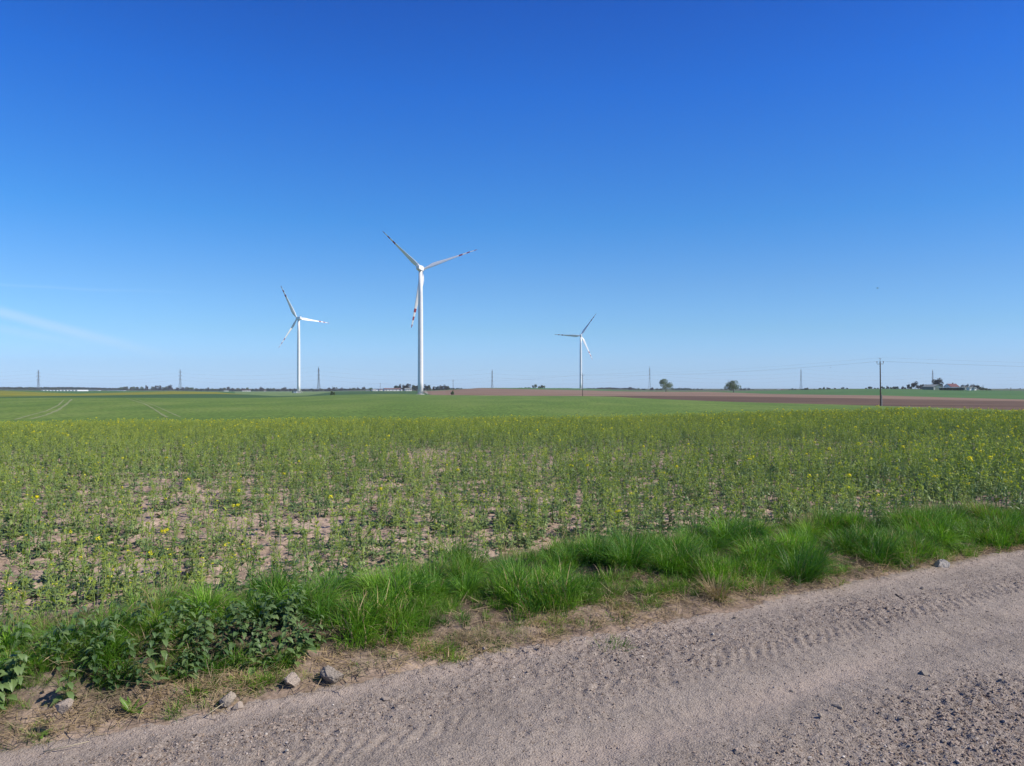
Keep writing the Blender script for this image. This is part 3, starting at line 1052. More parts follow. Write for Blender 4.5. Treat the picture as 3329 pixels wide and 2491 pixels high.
nk = [nettle(i, 0.16 + 0.04 * i) for i in range(4)]
n0 = 420
t = rng.uniform(-0.5, 1.8, n0)
s = rng.uniform(0.25, 1.05, n0)
c1 = sstep(-0.45, -0.1, t) * (1 - sstep(1.25, 1.75, t)) * sstep(0.26, 0.42, s) * (1 - sstep(0.78, 1.0, s)) * (0.35 + 0.9 * fbm(t * 4, s * 4, 371, 2))
keep = rng.random(n0) < c1 * 0.75
t, s = t[keep], s[keep]
n = len(t)
x, y = xy_of(t, s)
scatter("nettle_patch", nk, np.stack([x, y, zverge(t, s)], -1), np.stack([rng.normal(0, 0.2, n), rng.normal(0, 0.2, n), rng.uniform(0, 6.28, n)], -1),
        U3(rng.uniform(0.45, 0.85, n)), rng.integers(0, 4, n), "dark green stinging nettles growing among the verge grass")


# ------------------------------------------------------------------ stones
def stone_mesh(seed, mat, sub=2, flat=0.6, rough=0.22):
    import bmesh
    bm = bmesh.new()
    bmesh.ops.create_icosphere(bm, subdivisions=sub, radius=1.0)
    rs = random.Random(seed)
    planes = [(Vector((rs.gauss(0, 1), rs.gauss(0, 1), rs.gauss(0, 1))).normalized(), rs.uniform(0.42, 0.82)) for _ in range(13)]
    for v in bm.verts:
        for nrm, d in planes:
            q = v.co.dot(nrm)
            if q > d:
                v.co -= nrm * (q - d)
        v.co *= 1 + rs.uniform(-rough, rough) * 0.25
        v.co.z *= flat
        v.co.x *= 1.15
    me = bpy.data.meshes.new("stone")
    bm.to_mesh(me)
    bm.free()
    me.materials.append(mat)
    return me


def pebblemat(name, stops):
    m = bpy.data.materials.new(name)
    m.use_nodes = True
    nt = m.node_tree
    b = nt.nodes["Principled BSDF"]
    b.inputs['Roughness'].default_value = 0.9
    b.inputs['Specular IOR Level'].default_value = 0.2
    oi = nt.nodes.new("ShaderNodeObjectInfo")
    nt.links.new(RAMP(nt, oi.outputs['Random'], stops), b.inputs['Base Color'])
    return m


M['pebble'] = pebblemat('pebbles', [(0.0, (0.15, 0.115, 0.09)), (0.45, (0.27, 0.205, 0.16)), (0.86, (0.38, 0.30, 0.25)), (0.975, (0.42, 0.36, 0.31)), (1.0, (0.6, 0.55, 0.5))])
pk = [stone_mesh(i, M['pebble'], 1, 0.7, 0.5) for i in range(8)]
ck = [stone_mesh(40 + i, M['clod'], 1, 0.6, 0.8) for i in range(5)]
cx, cy = CLODS
n = len(cx)
cs = 0.006 + 0.008 * rng.pareto(2.2, n)
cs = np.minimum(cs, 0.045)
scatter("soil_crumbs", ck, np.stack([cx, cy, zfield(cx, cy) + cs * 0.2], -1), rng.uniform(0, 6.28, (n, 3)) * np.array([0.1, 0.1, 1]), U3(cs), rng.integers(0, 5, n),
        "dry clods of earth scattered between the rapeseed plants")
n0 = 230000
t = rng.uniform(-1.0, 10.5, n0)
s = -rng.uniform(-0.02, 3.0, n0)
gm = gravelmask(t, s)
keep = rng.random(n0) < 0.32 + 0.60 * gm ** 1.3
t, s, gm = t[keep], s[keep], gm[keep]
n = len(t)
size = 0.0026 + 0.0028 * rng.pareto(2.5, n)
size = np.minimum(size, 0.009) * (0.85 + 0.45 * gm) * (0.85 + 0.25 * sstep(-1.4, -2.2, s))
x, y = xy_of(t, s)
scatter("road_gravel", pk, np.stack([x, y, zroad(t, s) + size * 0.12], -1), rng.uniform(0, 6.28, (n, 3)) * np.array([0.1, 0.1, 1]),
        size[:, None] * np.stack([rng.uniform(0.8, 1.3, n), rng.uniform(0.7, 1.1, n), rng.uniform(0.7, 1.1, n)], -1), rng.integers(0, 8, n),
        "loose grey and pinkish gravel strewn over the dirt road")
print("pebbles", n)


def gpt(xp, yp, z=0.0):
    Y = (CAMZ - z) * F / (yp - HOR)
    return (xp - 1664.5) / F * Y, Y


STONES = [  # photo column, row of the foot, width in px, height factor, material, label
    (1073, 2215, 76, 1.0, 'stone_dark', "large dark grey rough rock in the grass at the road edge"),
    (948, 2224, 66, 1.0, 'stone_pale', "pale tan rock half buried just left of the large dark rock"),
    (735, 2292, 58, 1.1, 'stone_grey', "smooth grey rock with a bare stalk beside it, left of the pale tan rock"),
    (768, 2306, 40, 0.9, 'stone_pale', "small tan stone leaning on the smooth grey verge rock"),
    (205, 2305, 52, 0.9, 'stone_pale', "tan angular rock on the bare soil under the nettles"),
    (3070, 1845, 52, 0.75, 'stone_white', "pale cracked slab of stone at the grass edge on the far right"),
    (2965, 1842, 14, 0.7, 'stone_white', "little pale pebble beside the pale slab at the grass edge"),
    (1572, 2112, 16, 0.8, 'stone_pale', "small pale stone in the short grass at mid verge"),
    (465, 2462, 26, 0.75, 'stone_pale', "pale angular stone on the road in the bottom left corner"),
    (1254, 2276, 34, 0.45, 'stone_pale', "flat pale stone on the road right of the large dark rock"),
    (1208, 2306, 20, 0.5, 'stone_grey', "flattened grey pebble just below the flat pale road stone"),
    (620, 2418, 18, 0.5, 'stone_white', "whitish pebble on the road near the straw edge, left"),
    (865, 2388, 14, 0.8, 'stone_white', "white pebble casting a dark shadow in the left part of the road"),
    (977, 2378, 18, 0.6, 'stone_grey', "grey rounded pebble right of the white shadowed pebble"),
    (818, 2442, 18, 0.7, 'stone_pale', "tan pebble near the bottom edge of the road, left"),
    (932, 2443, 16, 0.8, 'stone_white', "white pebble near the bottom edge, right of the tan pebble"),
    (2013, 2165, 18, 0.7, 'stone_dark', "dark triangular stone alone in the middle of the road"),
    (2318, 2065, 14, 0.8, 'stone_white', "whitish pebble beside a dark shadow near the road's grass edge"),
    (2273, 2087, 12, 0.7, 'stone_grey', "small grey pebble below the whitish pebble at the road edge"),
    (2725, 2302, 34, 0.6, 'stone_grey', "light grey oblong stone among coarse gravel, right part of the road"),
    (2670, 2330, 20, 0.75, 'stone_grey', "rounded grey stone just left of the oblong stone"),
    (3005, 2192, 36, 0.55, 'stone_dark', "broad dark flat stone on the gravel at the far right"),
    (2575, 2250, 16, 0.7, 'stone_dark', "dark pebble at the upper edge of the coarse gravel"),
    (3022, 2243, 16, 0.8, 'stone_grey', "grey pebble below the broad dark stone"),
    (2930, 2338, 24, 0.55, 'stone_grey', "flat light grey stone in the middle of the coarse gravel"),
    (3100, 2368, 18, 0.8, 'stone_pale', "round tan pebble on bare dust in the lower right"),
    (3135, 2434, 22, 0.5, 'stone_white', "bright white oblong pebble in the lower right corner"),
    (3223, 2404, 22, 0.6, 'stone_dark', "dark stone near the right frame edge above the white pebble"),
    (3070, 2412, 18, 0.6, 'stone_grey', "grey wedge stone left of the dark stone, lower right"),
    (2395, 2452, 22, 0.6, 'stone_dark', "dark stone at the bottom edge of the road, right of centre"),
    (2632, 2474, 20, 0.8, 'stone_grey', "grey stone with a deep shadow at the bottom frame edge"),
    (2390, 2010, 14, 0.6, 'stone_dark', "tiny dark stone where the straw meets the road"),
    (3000, 1915, 18, 0.6, 'stone_dark', "dark lump on the road close to the straw edge, right"),
    (3065, 1932, 14, 0.6, 'stone_dark', "small dark clod just right of the dark lump"),
    (3055, 2025, 14, 0.6, 'stone_dark', "dark pebble alone on smooth dust, right part of the road"),
    (1845, 2185, 10, 0.8, 'stone_dark', "tiny dark pebble left of the dark triangular stone"),
    (1240, 2318, 10, 0.8, 'stone_pale', "tiny tan pebble under the flat pale road stone"),
    (990, 2416, 8, 0.8, 'stone_white', "tiny white chip under the grey rounded pebble"),
]
for i, (xp, yp, wpx, hf, mt, lab) in enumerate(STONES):
    x, y = gpt(xp, yp)
    t, s = st_of(x, y)
    zz = float(np.maximum(zverge(t, s), zroad(t, s))) if s > -0.4 else float(zroad(t, s))
    x, y = gpt(xp, yp, zz)
    r = wpx / F * y / 2
    big = wpx > 30
    me = stone_mesh(700 + i, M[mt], 4 if big else 2, 1.0, 0.22 if big else 0.35)
    o = obj("rock" if big else "stone", me, None, (x, y + r * 0.4, zz + r * hf * (0.20 if big else 0.3)), (random.uniform(-0.2, 0.2), random.uniform(-0.2, 0.2), random.random() * 6.28))
    o.scale = (r, r, r * hf)
    tag(o, lab, "rock" if big else "stone", "stones scattered on the dirt road" if not big and s < 0 else None)

# ------------------------------------------------------------------ single plants and stems at the verge
TUSS = [  # column, row of the foot, blade length, radius, blades, dry share, label
    (2045, 1868, 0.40, 0.10, 520, 0.03, "tall round grass tussock with a dark hollow foot, middle of the verge"),
    (2370, 1792, 0.38, 0.10, 460, 0.03, "bushy bright green tussock right behind the dry brown tuft"),
    (1665, 1925, 0.33, 0.09, 380, 0.02, "vivid light green upright tussock where the verge grass narrows"),
    (2600, 1868, 0.40, 0.11, 520, 0.03, "broad tussock with arching blades hanging over the straw"),
    (2330, 1925, 0.24, 0.06, 260, 0.92, "dry brown grass tuft drooping over the road edge"),
    (2850, 1815, 0.42, 0.10, 480, 0.05, "dark leaning tussock just left of the pale slab"),
    (2740, 1735, 0.34, 0.09, 360, 0.03, "small dark green tussock at the back of the verge beside the crop"),
    (3010, 1740, 0.38, 0.10, 420, 0.03, "windswept green tussock behind the pale slab"),
    (3260, 1735, 0.36, 0.10, 420, 0.08, "olive green tussock near the right frame edge"),
    (1480, 1840, 0.36, 0.09, 380, 0.05, "leaning fresh green tussock standing out into the crop"),
    (2450, 1835, 0.33, 0.08, 300, 0.04, "short spiky tussock between the dry tuft and the broad tussock"),
    (1985, 2062, 0.13, 0.10, 260, 0.1, "low round cushion of short dark grass near the straw edge"),
    (1250, 1985, 0.34, 0.11, 420, 0.04, "deep green tussock above the bare earth scrape"),
    (1010, 2040, 0.32, 0.11, 420, 0.03, "dense dark green tussock up the bank from the large dark rock"),
]
for i, (xp, yp, L, rd, nb, dry, lab) in enumerate(TUSS):
    x, y = gpt(xp, yp, 0.08)
    t, s = st_of(x, y)
    zz = float(zverge(t, s))
    me = grass_clump(nb, rd, L, 0.0042, 0.42, 0.95, dry, 400 + i, 0.08, 0.35 if i % 2 else None)
    me.name = "grass_tussock"
    tag(obj("grass_tussock", me, None, (x, y, zz - 0.005)), lab, "grass tussock", "grass tussocks on the verge")

M['dock'] = leafmat('dock_leaf', (0.10, 0.20, 0.04), (0.16, 0.27, 0.05), 0.35, 0.4, 0.4)


def broadleaf(xp, yp, nl, L, lab, mat='dock', up=(0.5, 1.2)):
    x, y = gpt(xp, yp, 0.02)
    t, s = st_of(x, y)
    zz = float(zverge(t, s))
    rs = random.Random(int(xp))
    mb = MB()
    for j in range(nl):
        leaf(mb, (0, 0, 0), j * 6.283 / nl + rs.uniform(-0.3, 0.3), L * rs.uniform(0.7, 1.1), L * 0.27, rs.uniform(*up), rs.uniform(0.1, 0.7), 0, False, rs)
    tag(mb.build("broadleaf_weed", M[mat], loc=(x, y, zz)), lab, "weed")


broadleaf(425, 2322, 9, 0.095, "young broad-leaved weed, bright green, alone on the bare soil near the straw")
broadleaf(130, 2385, 12, 0.07, "flat spreading green weed on the bare soil in the bottom left", up=(0.05, 0.5))
broadleaf(640, 2270, 12, 0.085, "small leafy weed against the smooth grey rock", 'grass2', (0.2, 1.0))

# flowering rape plants that stand out
for i, (xp, yp, wy, lab) in enumerate([
        (122, 1620, 1745, "tall rapeseed plant with a bright yellow head, near the left frame edge"),
        (768, 1648, 1745, "rapeseed plant with one bright yellow head in the left half of the crop"),
        (538, 1490, 1560, "rapeseed plant in yellow bloom left of the bare soil streaks"),
        (535, 1732, 1850, "rapeseed plant with a flat yellow umbrella head in the near crop"),
        (1488, 1530, 1610, "rapeseed plant with a compact yellow head beyond the bare strip, below the central turbine"),
        (922, 1545, 1640, "rapeseed plant with a small yellow head between the left and central turbines"),
        (1252, 1430, 1490, "rapeseed plant in yellow bloom, farthest of the ones below the central turbine"),
        (1860, 1517, 1590, "pair-headed yellow rapeseed plant below the right turbine"),
        (1908, 1515, 1590, "single-headed yellow rapeseed plant just right of the pair-headed one"),
        (2007, 1674, 1760, "short rapeseed plant with a yellow head just behind the verge tussocks"),
        (2437, 1495, 1570, "rapeseed plant in bloom in the right half of the crop"),
        (3043, 1553, 1640, "yellow rapeseed head standing above the crop in front of the right farm"),
        (3145, 1576, 1665, "bright yellow rapeseed head nearest the right frame edge")]):
    x, y = gpt(xp, wy, 0.04)
    z0 = float(zfield(x, y))
    x, y = gpt(xp, wy, z0)
    ztop = CAMZ - (yp - HOR) / F * y
    H = max(0.3, ztop - z0)
    e = empty("rapeseed_plant", (x, y, z0), random.random() * 6)
    mbp = rape_plant(5000 + i, H, 0.0, 9)
    # split: stalk and leaves, flower head
    mbp.build("stalk", RM, e)
    fh = MB()
    rs = random.Random(i)
    for _ in range(3):
        flower_head(fh, (rs.gauss(0, 0.012), rs.gauss(0, 0.012), H + rs.uniform(0, 0.02)), 0.022, rs, 1.5)
    fh.build("flower_head", RM, e)
    tag(e, lab, "rapeseed plant", "rapeseed plants in bloom")


def stem(name, pts, r, mat, lab, cat, extra=None):
    mb = MB()
    mb.tube(pts, [r * (1 - 0.6 * k / (len(pts) - 1)) for k in range(len(pts))], 5)
    if extra:
        for q in extra:
            mb.tube(q, r * 0.5, 4)
    return tag(mb.build(name, M[mat], smooth=True), lab, cat)


def pv(xp, yp, Y):
    return Vector(((xp - 1664.5) / F * Y, Y, CAMZ - (yp - HOR) / F * Y))


stem("dead_stem", [pv(290, 2115, 4.75), pv(312, 2020, 4.78), pv(318, 1950, 4.8), pv(316, 1880, 4.82)], 0.0022, 'deadpale',
     "tall pale dead stem upright in the grass at left", "dead stem", [[pv(318, 1950, 4.8), pv(322, 1900, 4.81), pv(326, 1868, 4.82)]])
stem("dead_stem", [pv(888, 1850, 6.2), pv(905, 1770, 6.2), pv(914, 1700, 6.2)], 0.0028, 'deadpale',
     "slender pale dead stem rising into the crop at mid left", "dead stem")
stem("twig", [pv(1140, 1820, 6.3), pv(1190, 1740, 6.35), pv(1235, 1690, 6.4), pv(1290, 1640, 6.45)], 0.0030, 'stick',
     "dark leafless branch leaning to the right over the crop edge", "branch",
     [[pv(1190, 1740, 6.35), pv(1225, 1715, 6.36), pv(1250, 1655, 6.4)], [pv(1235, 1690, 6.4), pv(1265, 1680, 6.4)]])
stem("dead_stem", [pv(640, 2010, 5.2), pv(700, 1955, 5.2), pv(712, 1950, 5.2)], 0.003, 'deadpale', "short pale broken stalk leaning in the grass", "dead stem")
stem("twig", [pv(748, 1962, 5.45), pv(800, 1955, 5.45), pv(835, 1952, 5.45), pv(885, 1968, 5.45)], 0.005, 'deadpale', "grey fallen twig lying on top of the grass", "twig")
stem("twig", [pv(2912, 1932, 5.92), pv(2925, 1942, 5.86), pv(2942, 1951, 5.80)], 0.006, 'stick', "short black stick lying on the road near the straw", "stick")
stem("dead_stem", [pv(672, 2325, 3.72), pv(700, 2305, 3.76), pv(727, 2286, 3.80)], 0.0032, 'deadpale', "pale bare stalk lying against the smooth grey rock", "dead stem")
stem("dead_stem", [pv(140, 2444, 3.36), pv(230, 2425, 3.40), pv(290, 2410, 3.43)], 0.0035, 'deadpale', "long pale stalk lying on the soil in the bottom left corner", "dead stem")
#PART2
# ------------------------------------------------------------------ wind turbines
def blade_mesh(Lb):
    secs = [(0.0, 1.0, 1.0, 0.0), (0.035, 1.0, 1.0, 0.0), (0.09, 1.35, 0.6, 6), (0.16, 1.85, 0.32, 12), (0.22, 1.92, 0.24, 11), (0.35, 1.58, 0.19, 7),
            (0.5, 1.24, 0.17, 4), (0.662, 0.95, 0.16, 2), (0.728, 0.83, 0.15, 1.3), (0.802, 0.70, 0.15, 0.8), (0.865, 0.58, 0.15, 0.4), (0.94, 0.42, 0.14, 0),
            (0.985, 0.24, 0.14, 0), (1.0, 0.05, 0.14, 0)]
    vs, fs, fm = [], [], []
    n = 12
    for u, ch, th, tw in secs:
        for j in range(n):
            a = 2 * math.pi * j / n
            if u <= 0.04:
                x, y = math.cos(a) * 0.95, math.sin(a) * 0.95
            else:
                x = ch * 1.2 * (math.cos(a) * 0.95 - 0.30)
                y = ch * th * math.sin(a) * (0.9 + 0.45 * math.cos(a)) * 0.8
            c, s = math.cos(R(tw)), math.sin(R(tw))
            vs.append((x * c - y * s, x * s + y * c + 0.9 * u * u, 0.9 + u * (Lb - 0.9)))
    for k in range(len(secs) - 1):
        um = (secs[k][0] + secs[k + 1][0]) / 2
        red = 0.662 < um < 0.728 or 0.802 < um < 0.865 or um > 0.94
        for j in range(n):
            fs.append((k * n + j, k * n + (j + 1) % n, (k + 1) * n + (j + 1) % n, (k + 1) * n + j))
            fm.append(1 if red else 0)
    fs.append(tuple(range((len(secs) - 1) * n, len(secs) * n)))
    fm.append(1)
    return mesh("blade", vs, fs, [M['white'], M['red']], fm, True)


BLADE = blade_mesh(47.5)


def wind_turbine(xp, Y, hubrow, yaw, pitch, angles, label, stairs=True, H=None):
    base = P(xp, Y)
    hub = CAMZ - (hubrow - HOR) / F * Y
    h = hub - base.z
    e = empty("wind_turbine", base)
    zs = [0.3, 10, 30, 50, 66, 80, h - 2.2]
    rs_ = [2.18, 2.14, 2.10, 2.04, 1.98, 1.75, 1.45]
    mb = MB()
    mb.tube([(0, 0, z) for z in zs], rs_, 40)
    for z in (26, 52, 78):
        mb.tube([(0, 0, z - 0.1), (0, 0, z + 0.1)], [np.interp(z, zs, rs_) + 0.03] * 2, 40)
    tower = mb.build("tower", M['white'], e)
    tower.data.polygons.foreach_set("use_smooth", [len(p.vertices) == 4 for p in tower.data.polygons])
    mb = MB()
    mb.tube([(0, 0, -0.6), (0, 0, 0.15), (0, 0, 0.32)], [3.6, 3.5, 3.0], 40)
    mb.build("foundation", M['concrete'], e)
    # nacelle, rear towards the camera
    ax = Vector((math.sin(R(yaw)), math.cos(R(yaw)), 0))
    rt = Vector((math.cos(R(yaw)), -math.sin(R(yaw)), 0))
    up = Vector((0, 0, 1))
    prof = [(-6.4, 1.25, -1.1, 1.5), (-5.9, 1.5, -1.6, 1.85), (-2, 1.85, -2.05, 2.0), (2.4, 1.8, -2.0, 1.95), (3.1, 1.45, -1.5, 1.5)]
    vs, fs = [], []
    for d, w, lo, hi in prof:
        c = 0.35
        for a, b in ((-w, lo + c), (-w + c, lo), (w - c, lo), (w, lo + c), (w, hi - c), (w - c, hi), (-w + c, hi), (-w, hi - c)):
            vs.append(ax * d + rt * a + up * (h + b))
    for k in range(len(prof) - 1):
        for j in range(8):
            fs.append((k * 8 + j, (k + 1) * 8 + j, (k + 1) * 8 + (j + 1) % 8, k * 8 + (j + 1) % 8))
    fs.append(tuple(range(8)))
    fs.append(tuple(range(len(vs) - 1, len(vs) - 9, -1)))
    nac = obj("nacelle", mesh("nacelle", vs, fs, M['white']), e)
    mb = MB()
    b = ax * -5.2 + up * (h + 1.8)
    mb.tube([b + rt * 0.7, b + rt * 0.7 + up * 1.5], 0.06, 5)
    mb.tube([b - rt * 0.7, b - rt * 0.7 + up * 1.5], 0.06, 5)
    mb.box(b + up * 1.5, (1.9, 0.12, 0.1), 0, -R(yaw))
    for q in (-0.8, 0.8):
        mb.box(b + rt * q + up * 1.75, (0.4, 0.3, 0.28), 0, -R(yaw))
    mb.build("weather_mast", M['steel'], nac)
    # hub
    hc = ax * 4.6 + up * h
    mb = MB()
    mb.tube([ax * d + up * h for d in (3.1, 3.4, 5.4, 6.4, 6.9)], [1.3, 1.6, 1.55, 0.95, 0.2], 20)
    mb.build("hub", M['white'], e, True)
    for a in angles:
        a = R(a)
        bdir = up * math.cos(a) + rt * math.sin(a)
        tdir = rt * math.cos(a) - up * math.sin(a)
        nrm = (-ax * math.cos(R(pitch)) - tdir * math.sin(R(pitch))).normalized()
        ch = bdir.cross(nrm)
        o = obj("blade", BLADE, e)
        m = Matrix((ch, -nrm, bdir)).transposed()
        if m.determinant() < 0:
            m = Matrix((-ch, -nrm, bdir)).transposed()
        m = m.to_4x4()
        m.translation = hc
        o.matrix_basis = m
    mb = MB()
    mb.box((0.9, -2.02, 3.3), (0.95, 0.14, 2.1), 0, 0.42)
    mb.build("door", M['grey'], e)
    if stairs:
        mb = MB()
        mb.box((2.9, -0.9, 2.2), (1.5, 1.5, 0.1))
        for q in ((3.55, -1.6), (3.55, -0.2), (2.3, -1.6)):
            mb.tube([(q[0], q[1], 0), (q[0], q[1], 3.3)], 0.05, 5)
        mb.tube([(2.2, -1.62, 3.3), (3.6, -1.62, 3.3), (6.0, -1.62, 1.1)], 0.05, 5)
        mb.tube([(3.6, -0.2, 3.3), (6.0, -0.2, 1.1)], 0.05, 5)
        mb.tube([(3.6, -1.62, 2.2), (6.0, -1.62, 0.05)], 0.09, 5)
        mb.tube([(3.6, -0.2, 2.2), (6.0, -0.2, 0.05)], 0.09, 5)
        for j in range(9):
            w = (j + 0.5) / 9
            mb.box((3.6 + 2.4 * w, -0.9, 2.2 - 2.15 * w), (0.26, 1.4, 0.05))
        mb.build("entrance_stairs", M['grey'], e)
    return tag(e, label, "wind turbine", "wind turbines in the fields")


wind_turbine(1367, 608, 873, 14, 44, (-47.6, 72.2, 191.2), "tallest and nearest white wind turbine, at the centre, its lower blade behind the tower")
wind_turbine(971, 1018, 1035, -41, 42, (-29, 93.5, 212), "middle sized white wind turbine on the left with one blade pointing level to the right")
wind_turbine(1888, 1370, 1091, 7, 34, (34.3, -87.4, 153.7), "smallest, farthest white wind turbine, on the right, one blade pointing level to the left", False)

# switchgear hut beside the left turbine
c = P(960, 1012)
e = empty("switchgear_hut", c)
mb = MB()
mb.box((0, 0, 1.1), (4.4, 2.6, 2.2))
mb.build("wall", M['film'], e)
mb = MB()
mb.box((0, 0, 2.3), (4.8, 3.0, 0.2))
mb.build("roof", M['roofgrey'], e)
mb = MB()
mb.box((-3.0, -0.3, 1.35), (1.9, 1.6, 2.7))
mb.build("cabinet", M['wallgreen'], e)
tag(e, "low pale hut with a dark cabinet at the foot of the left turbine", "hut")


# ------------------------------------------------------------------ lattice pylons and their lines
def lattice_pylon(H):
    parts = []
    mb = MB()
    r = 0.15
    def half(z):
        return np.interp(z, [0, 0.32 * H, 0.55 * H, 0.92 * H], [2.6, 1.35, 0.95, 0.7])
    lv = [0, 0.11, 0.21, 0.30, 0.38, 0.45, 0.52, 0.58, 0.64, 0.70, 0.76, 0.82, 0.88, 0.93]
    lv = [v * H for v in lv]
    for sx, sy in ((1, 1), (1, -1), (-1, -1), (-1, 1)):
        mb.tube([(sx * half(z), sy * half(z), z) for z in lv], r * 1.3, 4)
    cs = [(1, 1), (1, -1), (-1, -1), (-1, 1)]
    for a, b in zip(lv[:-1], lv[1:]):
        for k in range(4):
            p, q = cs[k], cs[(k + 1) % 4]
            mb.tube([(p[0] * half(a), p[1] * half(a), a), (q[0] * half(b), q[1] * half(b), b)], r * 0.7, 3, cap=False)
            mb.tube([(q[0] * half(a), q[1] * half(a), a), (p[0] * half(b), p[1] * half(b), b)], r * 0.7, 3, cap=False)
            mb.tube([(p[0] * half(b), p[1] * half(b), b), (q[0] * half(b), q[1] * half(b), b)], r * 0.7, 3, cap=False)
    parts.append(("mast", mb.mesh("mast", M['steel'])))
    arms = []
    for z, w in ((0.48 * H, 4.0), (0.66 * H, 4.8), (0.84 * H, 4.2)):
        mb = MB()
        for sy in (-1, 1):
            for q in (-0.6, 0.6):
                mb.tube([(q, sy * 0.6, z), (0, sy * w, z + 0.3)], r, 4)
            mb.tube([(0, sy * 0.6, z + 1.6), (0, sy * w, z + 0.3)], r, 4)
        arms.append((mb.mesh("crossarm", M['steel']), z, w))
    mb = MB()
    for sy in (-1, 1):
        mb.tube([(0, sy * 0.6, 0.92 * H), (0, sy * 2.2, H)], r * 1.2, 4)
        mb.tube([(0, -sy * 0.5, 0.95 * H), (0, sy * 2.0, 0.985 * H)], r, 4)
    peak = mb.mesh("peak", M['steel'])
    mb = MB()
    mb.tube([(0, 0, 0), (0, 0, -0.4), (0, 0, -1.8)], [0.05, 0.14, 0.14], 5)
    return parts[0][1], arms, peak, mb.mesh("insulator", M['ceramic'])


PYL = lattice_pylon(43.0)
attach = []
names_p = ["lattice pylon nearest the left frame edge, above the white greenhouses", "lattice pylon between the greenhouses and the left wind turbine",
           "lattice pylon just right of the left wind turbine", "lattice pylon on the bare hill right of the tallest turbine",
           "lattice pylon just left of the round crowned lone tree", "lattice pylon over the right green hill, left of the wooden power pole",
           "lattice pylon behind the right farm with the red roof"]
for (xp, top, Y, tw), lab in zip([(125, 1202, 1690, 62), (586, 1200, 1680, 66), (1036, 1192, 1400, 82), (1600, 1201, 1520, 85), (2112, 1192, 1500, 80), (2604, 1199, 1600, 72),
                                  (3032, 1202, 1650, 50)], names_p):
    ztop = CAMZ - (top - HOR) / F * Y
    X = (xp - 1664.5) / F * Y
    zb = ztop - 43.0
    e = empty("lattice_pylon", (X, Y, zb), R(tw - 90))
    obj("mast", PYL[0], e)
    rot = Matrix.Rotation(R(tw - 90), 3, 'Z')
    pa = []
    for am, z, w in PYL[1]:
        a = obj("crossarm", am, e)
        for sy in (-1, 1):
            obj("insulator", PYL[3], a, (0, sy * w, z + 0.3))
            pa.append(Vector((X, Y, zb)) + rot @ Vector((0, sy * w, z - 1.5)))
    pk_ = obj("peak", PYL[2], e)
    for sy in (-1, 1):
        pa.append(Vector((X, Y, zb)) + rot @ Vector((0, sy * 2.2, 43)))
    attach.append(pa)
    tag(e, lab, "lattice pylon", "lattice pylons of the high voltage line")
lv_names = ["lowest near conductor", "lowest far conductor", "middle near conductor", "middle far conductor", "top near conductor", "top far conductor", "near earth wire", "far earth wire"]
for k in range(8):
    mb = MB()
    chain = [attach[0][k] + (attach[0][k] - attach[1][k])] + [a[k] for a in attach] + [attach[-1][k] + (attach[-1][k] - attach[-2][k])]
    pts = []
    for p, q in zip(chain[:-1], chain[1:]):
        for j in range(10):
            w = j / 10
            pts.append(p.lerp(q, w) - Vector((0, 0, 7.5 * 4 * w * (1 - w))))
    pts.append(chain[-1])
    mb.tube(pts, 0.025 if k < 6 else 0.015, 4)
    tag(mb.build("power_line", M['wire'], smooth=True), "long sagging %s strung between the lattice pylons" % lv_names[k], "power line", "wires of the high voltage line")


# ------------------------------------------------------------------ wooden distribution poles
def power_pole(xp, base_y, top_y, Y, label, zb=None, stub=True, lean=0.0):
    zt = CAMZ - (top_y - HOR) / F * Y
    b = P(xp, Y)
    if zb is not None:
        b.z = zb
    h = zt - b.z
    e = empty("power_pole", b)
    e.rotation_euler = (0, lean, 0)
    mb = MB()
    mb.tube([(0, 0, 0), (0, 0, h * 0.5), (0, 0, h - 0.95)], [0.17, 0.145, 0.12], 10)
    mb.build("shaft", M['polewood'], e)
    if stub:
        mb = MB()
        mb.box((0.26, 0, 1.4), (0.2, 0.24, 2.8))
        mb.build("concrete_stub", M['concrete'], e)
    mb = MB()
    mb.tube([(0, 0, h - 1.6), (0, 0, h - 0.25)], 0.06, 6)
    mb.tube([(-0.32, 0, h - 0.22), (0.32, 0, h - 0.22)], 0.035, 5)
    mb.build("top_pin", M['steel'], e)
    mb = MB()
    zc = h - 1.55
    mb.tube([(-0.78, 0, zc + 0.38), (-0.76, 0, zc), (0.76, 0, zc), (0.78, 0, zc + 0.38)], 0.065, 6)
    br = mb.build("bracket", M['steel'], e)
    ins = MB()
    ins.tube([(0, 0, 0), (0, 0, 0.12), (0, 0, 0.3)], [0.05, 0.11, 0.07], 8)
    im = ins.mesh("insulator", M['ceramic'])
    obj("insulator", im, br, (-0.78, 0, zc + 0.36))
    obj("insulator", im, br, (0.78, 0, zc + 0.36))
    tag(e, label, "power pole", "wooden poles of the overhead line")
    return [b + Vector((-0.78, 0, zc + 0.64)), b + Vector((0.78, 0, zc + 0.64)), b + Vector((0, 0, h))]


